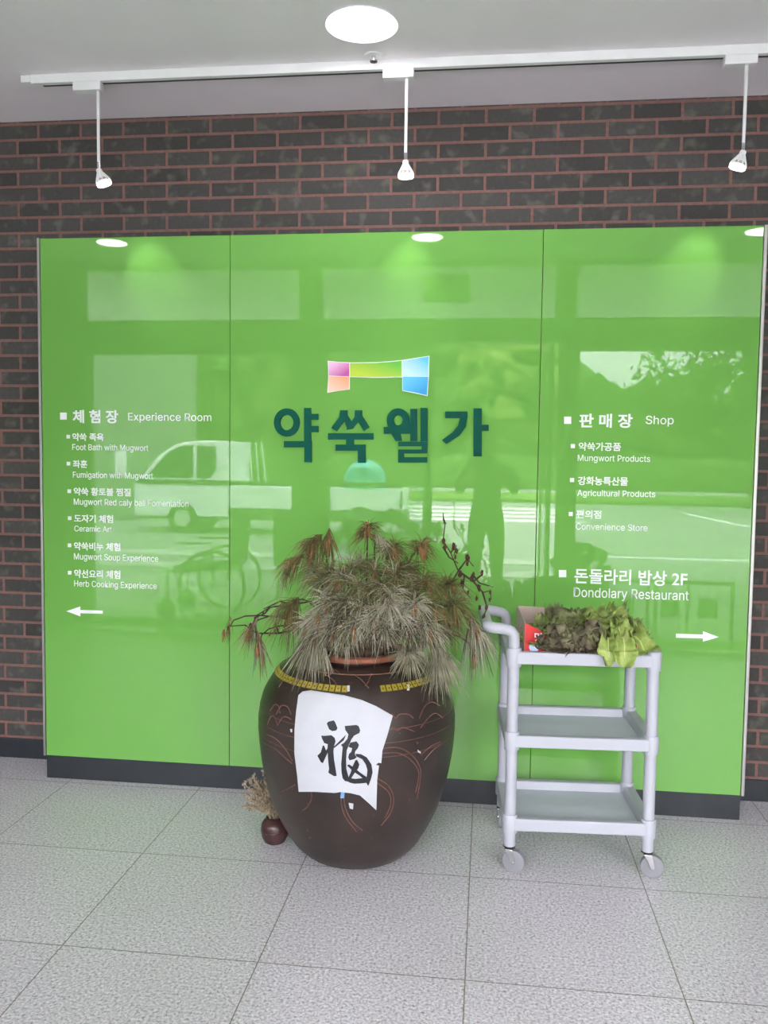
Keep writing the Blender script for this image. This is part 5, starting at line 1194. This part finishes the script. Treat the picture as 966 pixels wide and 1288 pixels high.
RL = random.Random(11)
def leaf(mb, base, d, up, L, Wd, ruff=0.3, curl=0.8, nu=10, nv=12, fr=5, taper=1.0, mi=0):
    """one ruffled leaf: midrib from base along d, bending down by gravity, edges frilled"""
    d = Vector(d).normalized(); up = Vector(up); up = (up - d * up.dot(d)).normalized(); sd = d.cross(up)
    ph = RL.uniform(0, 6); V = []; pos = Vector(base); dirv = d.copy()
    for j in range(nv + 1):
        t = j / nv
        w = Wd * (0.25 + 0.85 * min(1, t * 1.5) ** 0.7) * (1 if t < 0.72 else max(0.12, 1 - ((t - 0.72) / 0.29) ** 2) ** 0.5)
        upv = sd.cross(dirv).normalized() * -1
        if upv.dot(up) < 0: upv = -upv
        for i in range(nu + 1):
            s = i / nu * 2 - 1
            e = abs(s) ** 1.6
            rip = ruff * Wd * e * (math.sin(t * fr * 6.0 + ph + (2 if s > 0 else 0)) * 0.6 + 0.5 * noise.noise(Vector((s * 3 + ph, t * 9, ph))))
            cup = 0.28 * Wd * s * s
            V.append(pos + sd * (s * w * 0.5 * (1 + 0.12 * noise.noise(Vector((t * 12, s, ph))))) + upv * (cup + rip) + dirv * rip * 0.35)
        pos = pos + dirv * (L / nv)
        dirv = (dirv + Vector((RL.uniform(-.05, .05), RL.uniform(-.05, .05), -curl / nv * 1.4))).normalized()
        if pos.z < ZT1 + 0.018 and -0.605 < pos.y: pos.z = ZT1 + 0.018
    for v in V:
        if -0.604 < v.y and v.z < ZT1 + 0.004: v.z = ZT1 + 0.004 + 0.004 * RL.random()
    F = []
    for j in range(nv):
        for i in range(nu):
            a = j * (nu + 1) + i; F.append((a, a + 1, a + nu + 2, a + nu + 1))
    mb.add(V, F, mi)
    return V
def finish_leaf(o, th=0.0009):
    s = o.modifiers.new('thickness', 'SOLIDIFY'); s.thickness = th; s.offset = 0
    return o
def head(cx, cy, cz, n, L, Wd, mk, label, axis=(0, -0.3, 1), spread=1.3, ruff=0.35, curl=1.2, fr=5):
    c = cw(cx, cy, cz); r = thing('lettuce', label, 'vegetable', c)
    axis = Vector(axis).normalized(); a = Vector((1, 0, 0)); u = axis.cross(a).normalized(); v = axis.cross(u)
    mb = MB()
    for k in range(n):
        th = k * 2.399 + RL.uniform(-0.3, 0.3); f = (k + 0.5) / n; ph = spread * math.sqrt(f)
        rad = u * math.cos(th) + v * math.sin(th)
        d = axis * math.cos(ph) + rad * math.sin(ph)
        leaf(mb, c + rad * 0.012 - axis * 0.01, d, axis * math.sin(ph) - rad * math.cos(ph) + Vector((0, 0, 0.01)), L * RL.uniform(0.75, 1.1), Wd * RL.uniform(0.8, 1.15), ruff, curl, fr=fr)
    finish_leaf(mb.build('leaves', M[mk], r, fix=False, smooth=60))
    MB().tube([c - axis * 0.03, c + axis * 0.02], [0.014, 0.009], 10).build('stalk', M['lf_rib'], r)
    return r
head(-0.130, -0.085, 0.820, 18, 0.092, 0.062, 'lf_green', 'olive green leafy bunch at the left end of the lettuce pile', (-0.35, -0.5, 0.8), 1.25, 0.3, 1.0)
head(-0.080, -0.140, 0.836, 26, 0.105, 0.062, 'lf_purple', 'dark brown-red ruffled lettuce hanging over the front of the box', (-0.1, -0.9, 0.0), 1.2, 0.55, 1.3, 9)
head(-0.045, -0.03, 0.842, 28, 0.110, 0.066, 'lf_dark', 'dark curly lettuce forming the top of the pile', (0.0, -0.35, 0.9), 1.35, 0.55, 0.9, 8)
head(0.01, -0.130, 0.838, 24, 0.100, 0.062, 'lf_purple', 'dark brown-red ruffled lettuce in the middle front of the pile', (0.1, -0.85, 0.15), 1.2, 0.55, 1.2, 9)
head(0.065, -0.09, 0.834, 26, 0.102, 0.064, 'lf_green', 'curly green lettuce right of the dark ones', (0.1, -0.6, 0.5), 1.35, 0.55, 1.1, 9)
r = head(0.140, -0.04, 0.840, 20, 0.100, 0.075, 'lf_green', 'yellow-green lettuce with long smooth leaves at the right end of the box', (0.2, -0.4, 0.8), 1.3, 0.45, 1.0, 7)
def long_leaf(bx_, by_, bz_, d, L, Wd, mk='lf_yellow', curl=2.0):
    c = cw(bx_, by_, bz_); mb = MB(); V = leaf(mb, c, d, (0, -0.5, 0.8), L, Wd, 0.26, curl, 10, 16, 3.3)
    off = r.location
    o = mb.build('leaf', M[mk], r, fix=False, smooth=60); finish_leaf(o, 0.0012)
    mid = [Vector(V[j * 11 + 5]) + Vector((0, -0.002, 0.001)) for j in range(17)]
    MB().tube(mid[:14], [0.0035 - 0.0022 * k / 12 for k in range(14)], 6).build('midrib', M['lf_rib'], o)
    return o
for a in ((0.090, -0.135, 0.842, (-0.12, -0.85, 0.25), 0.165, 0.070), (0.138, -0.140, 0.846, (0.02, -0.9, 0.2), 0.165, 0.075), (0.178, -0.125, 0.846, (0.35, -0.8, 0.2), 0.165, 0.080), (0.13, -0.07, 0.868, (0.1, -0.6, 0.4), 0.10, 0.08)):
    long_leaf(*a)
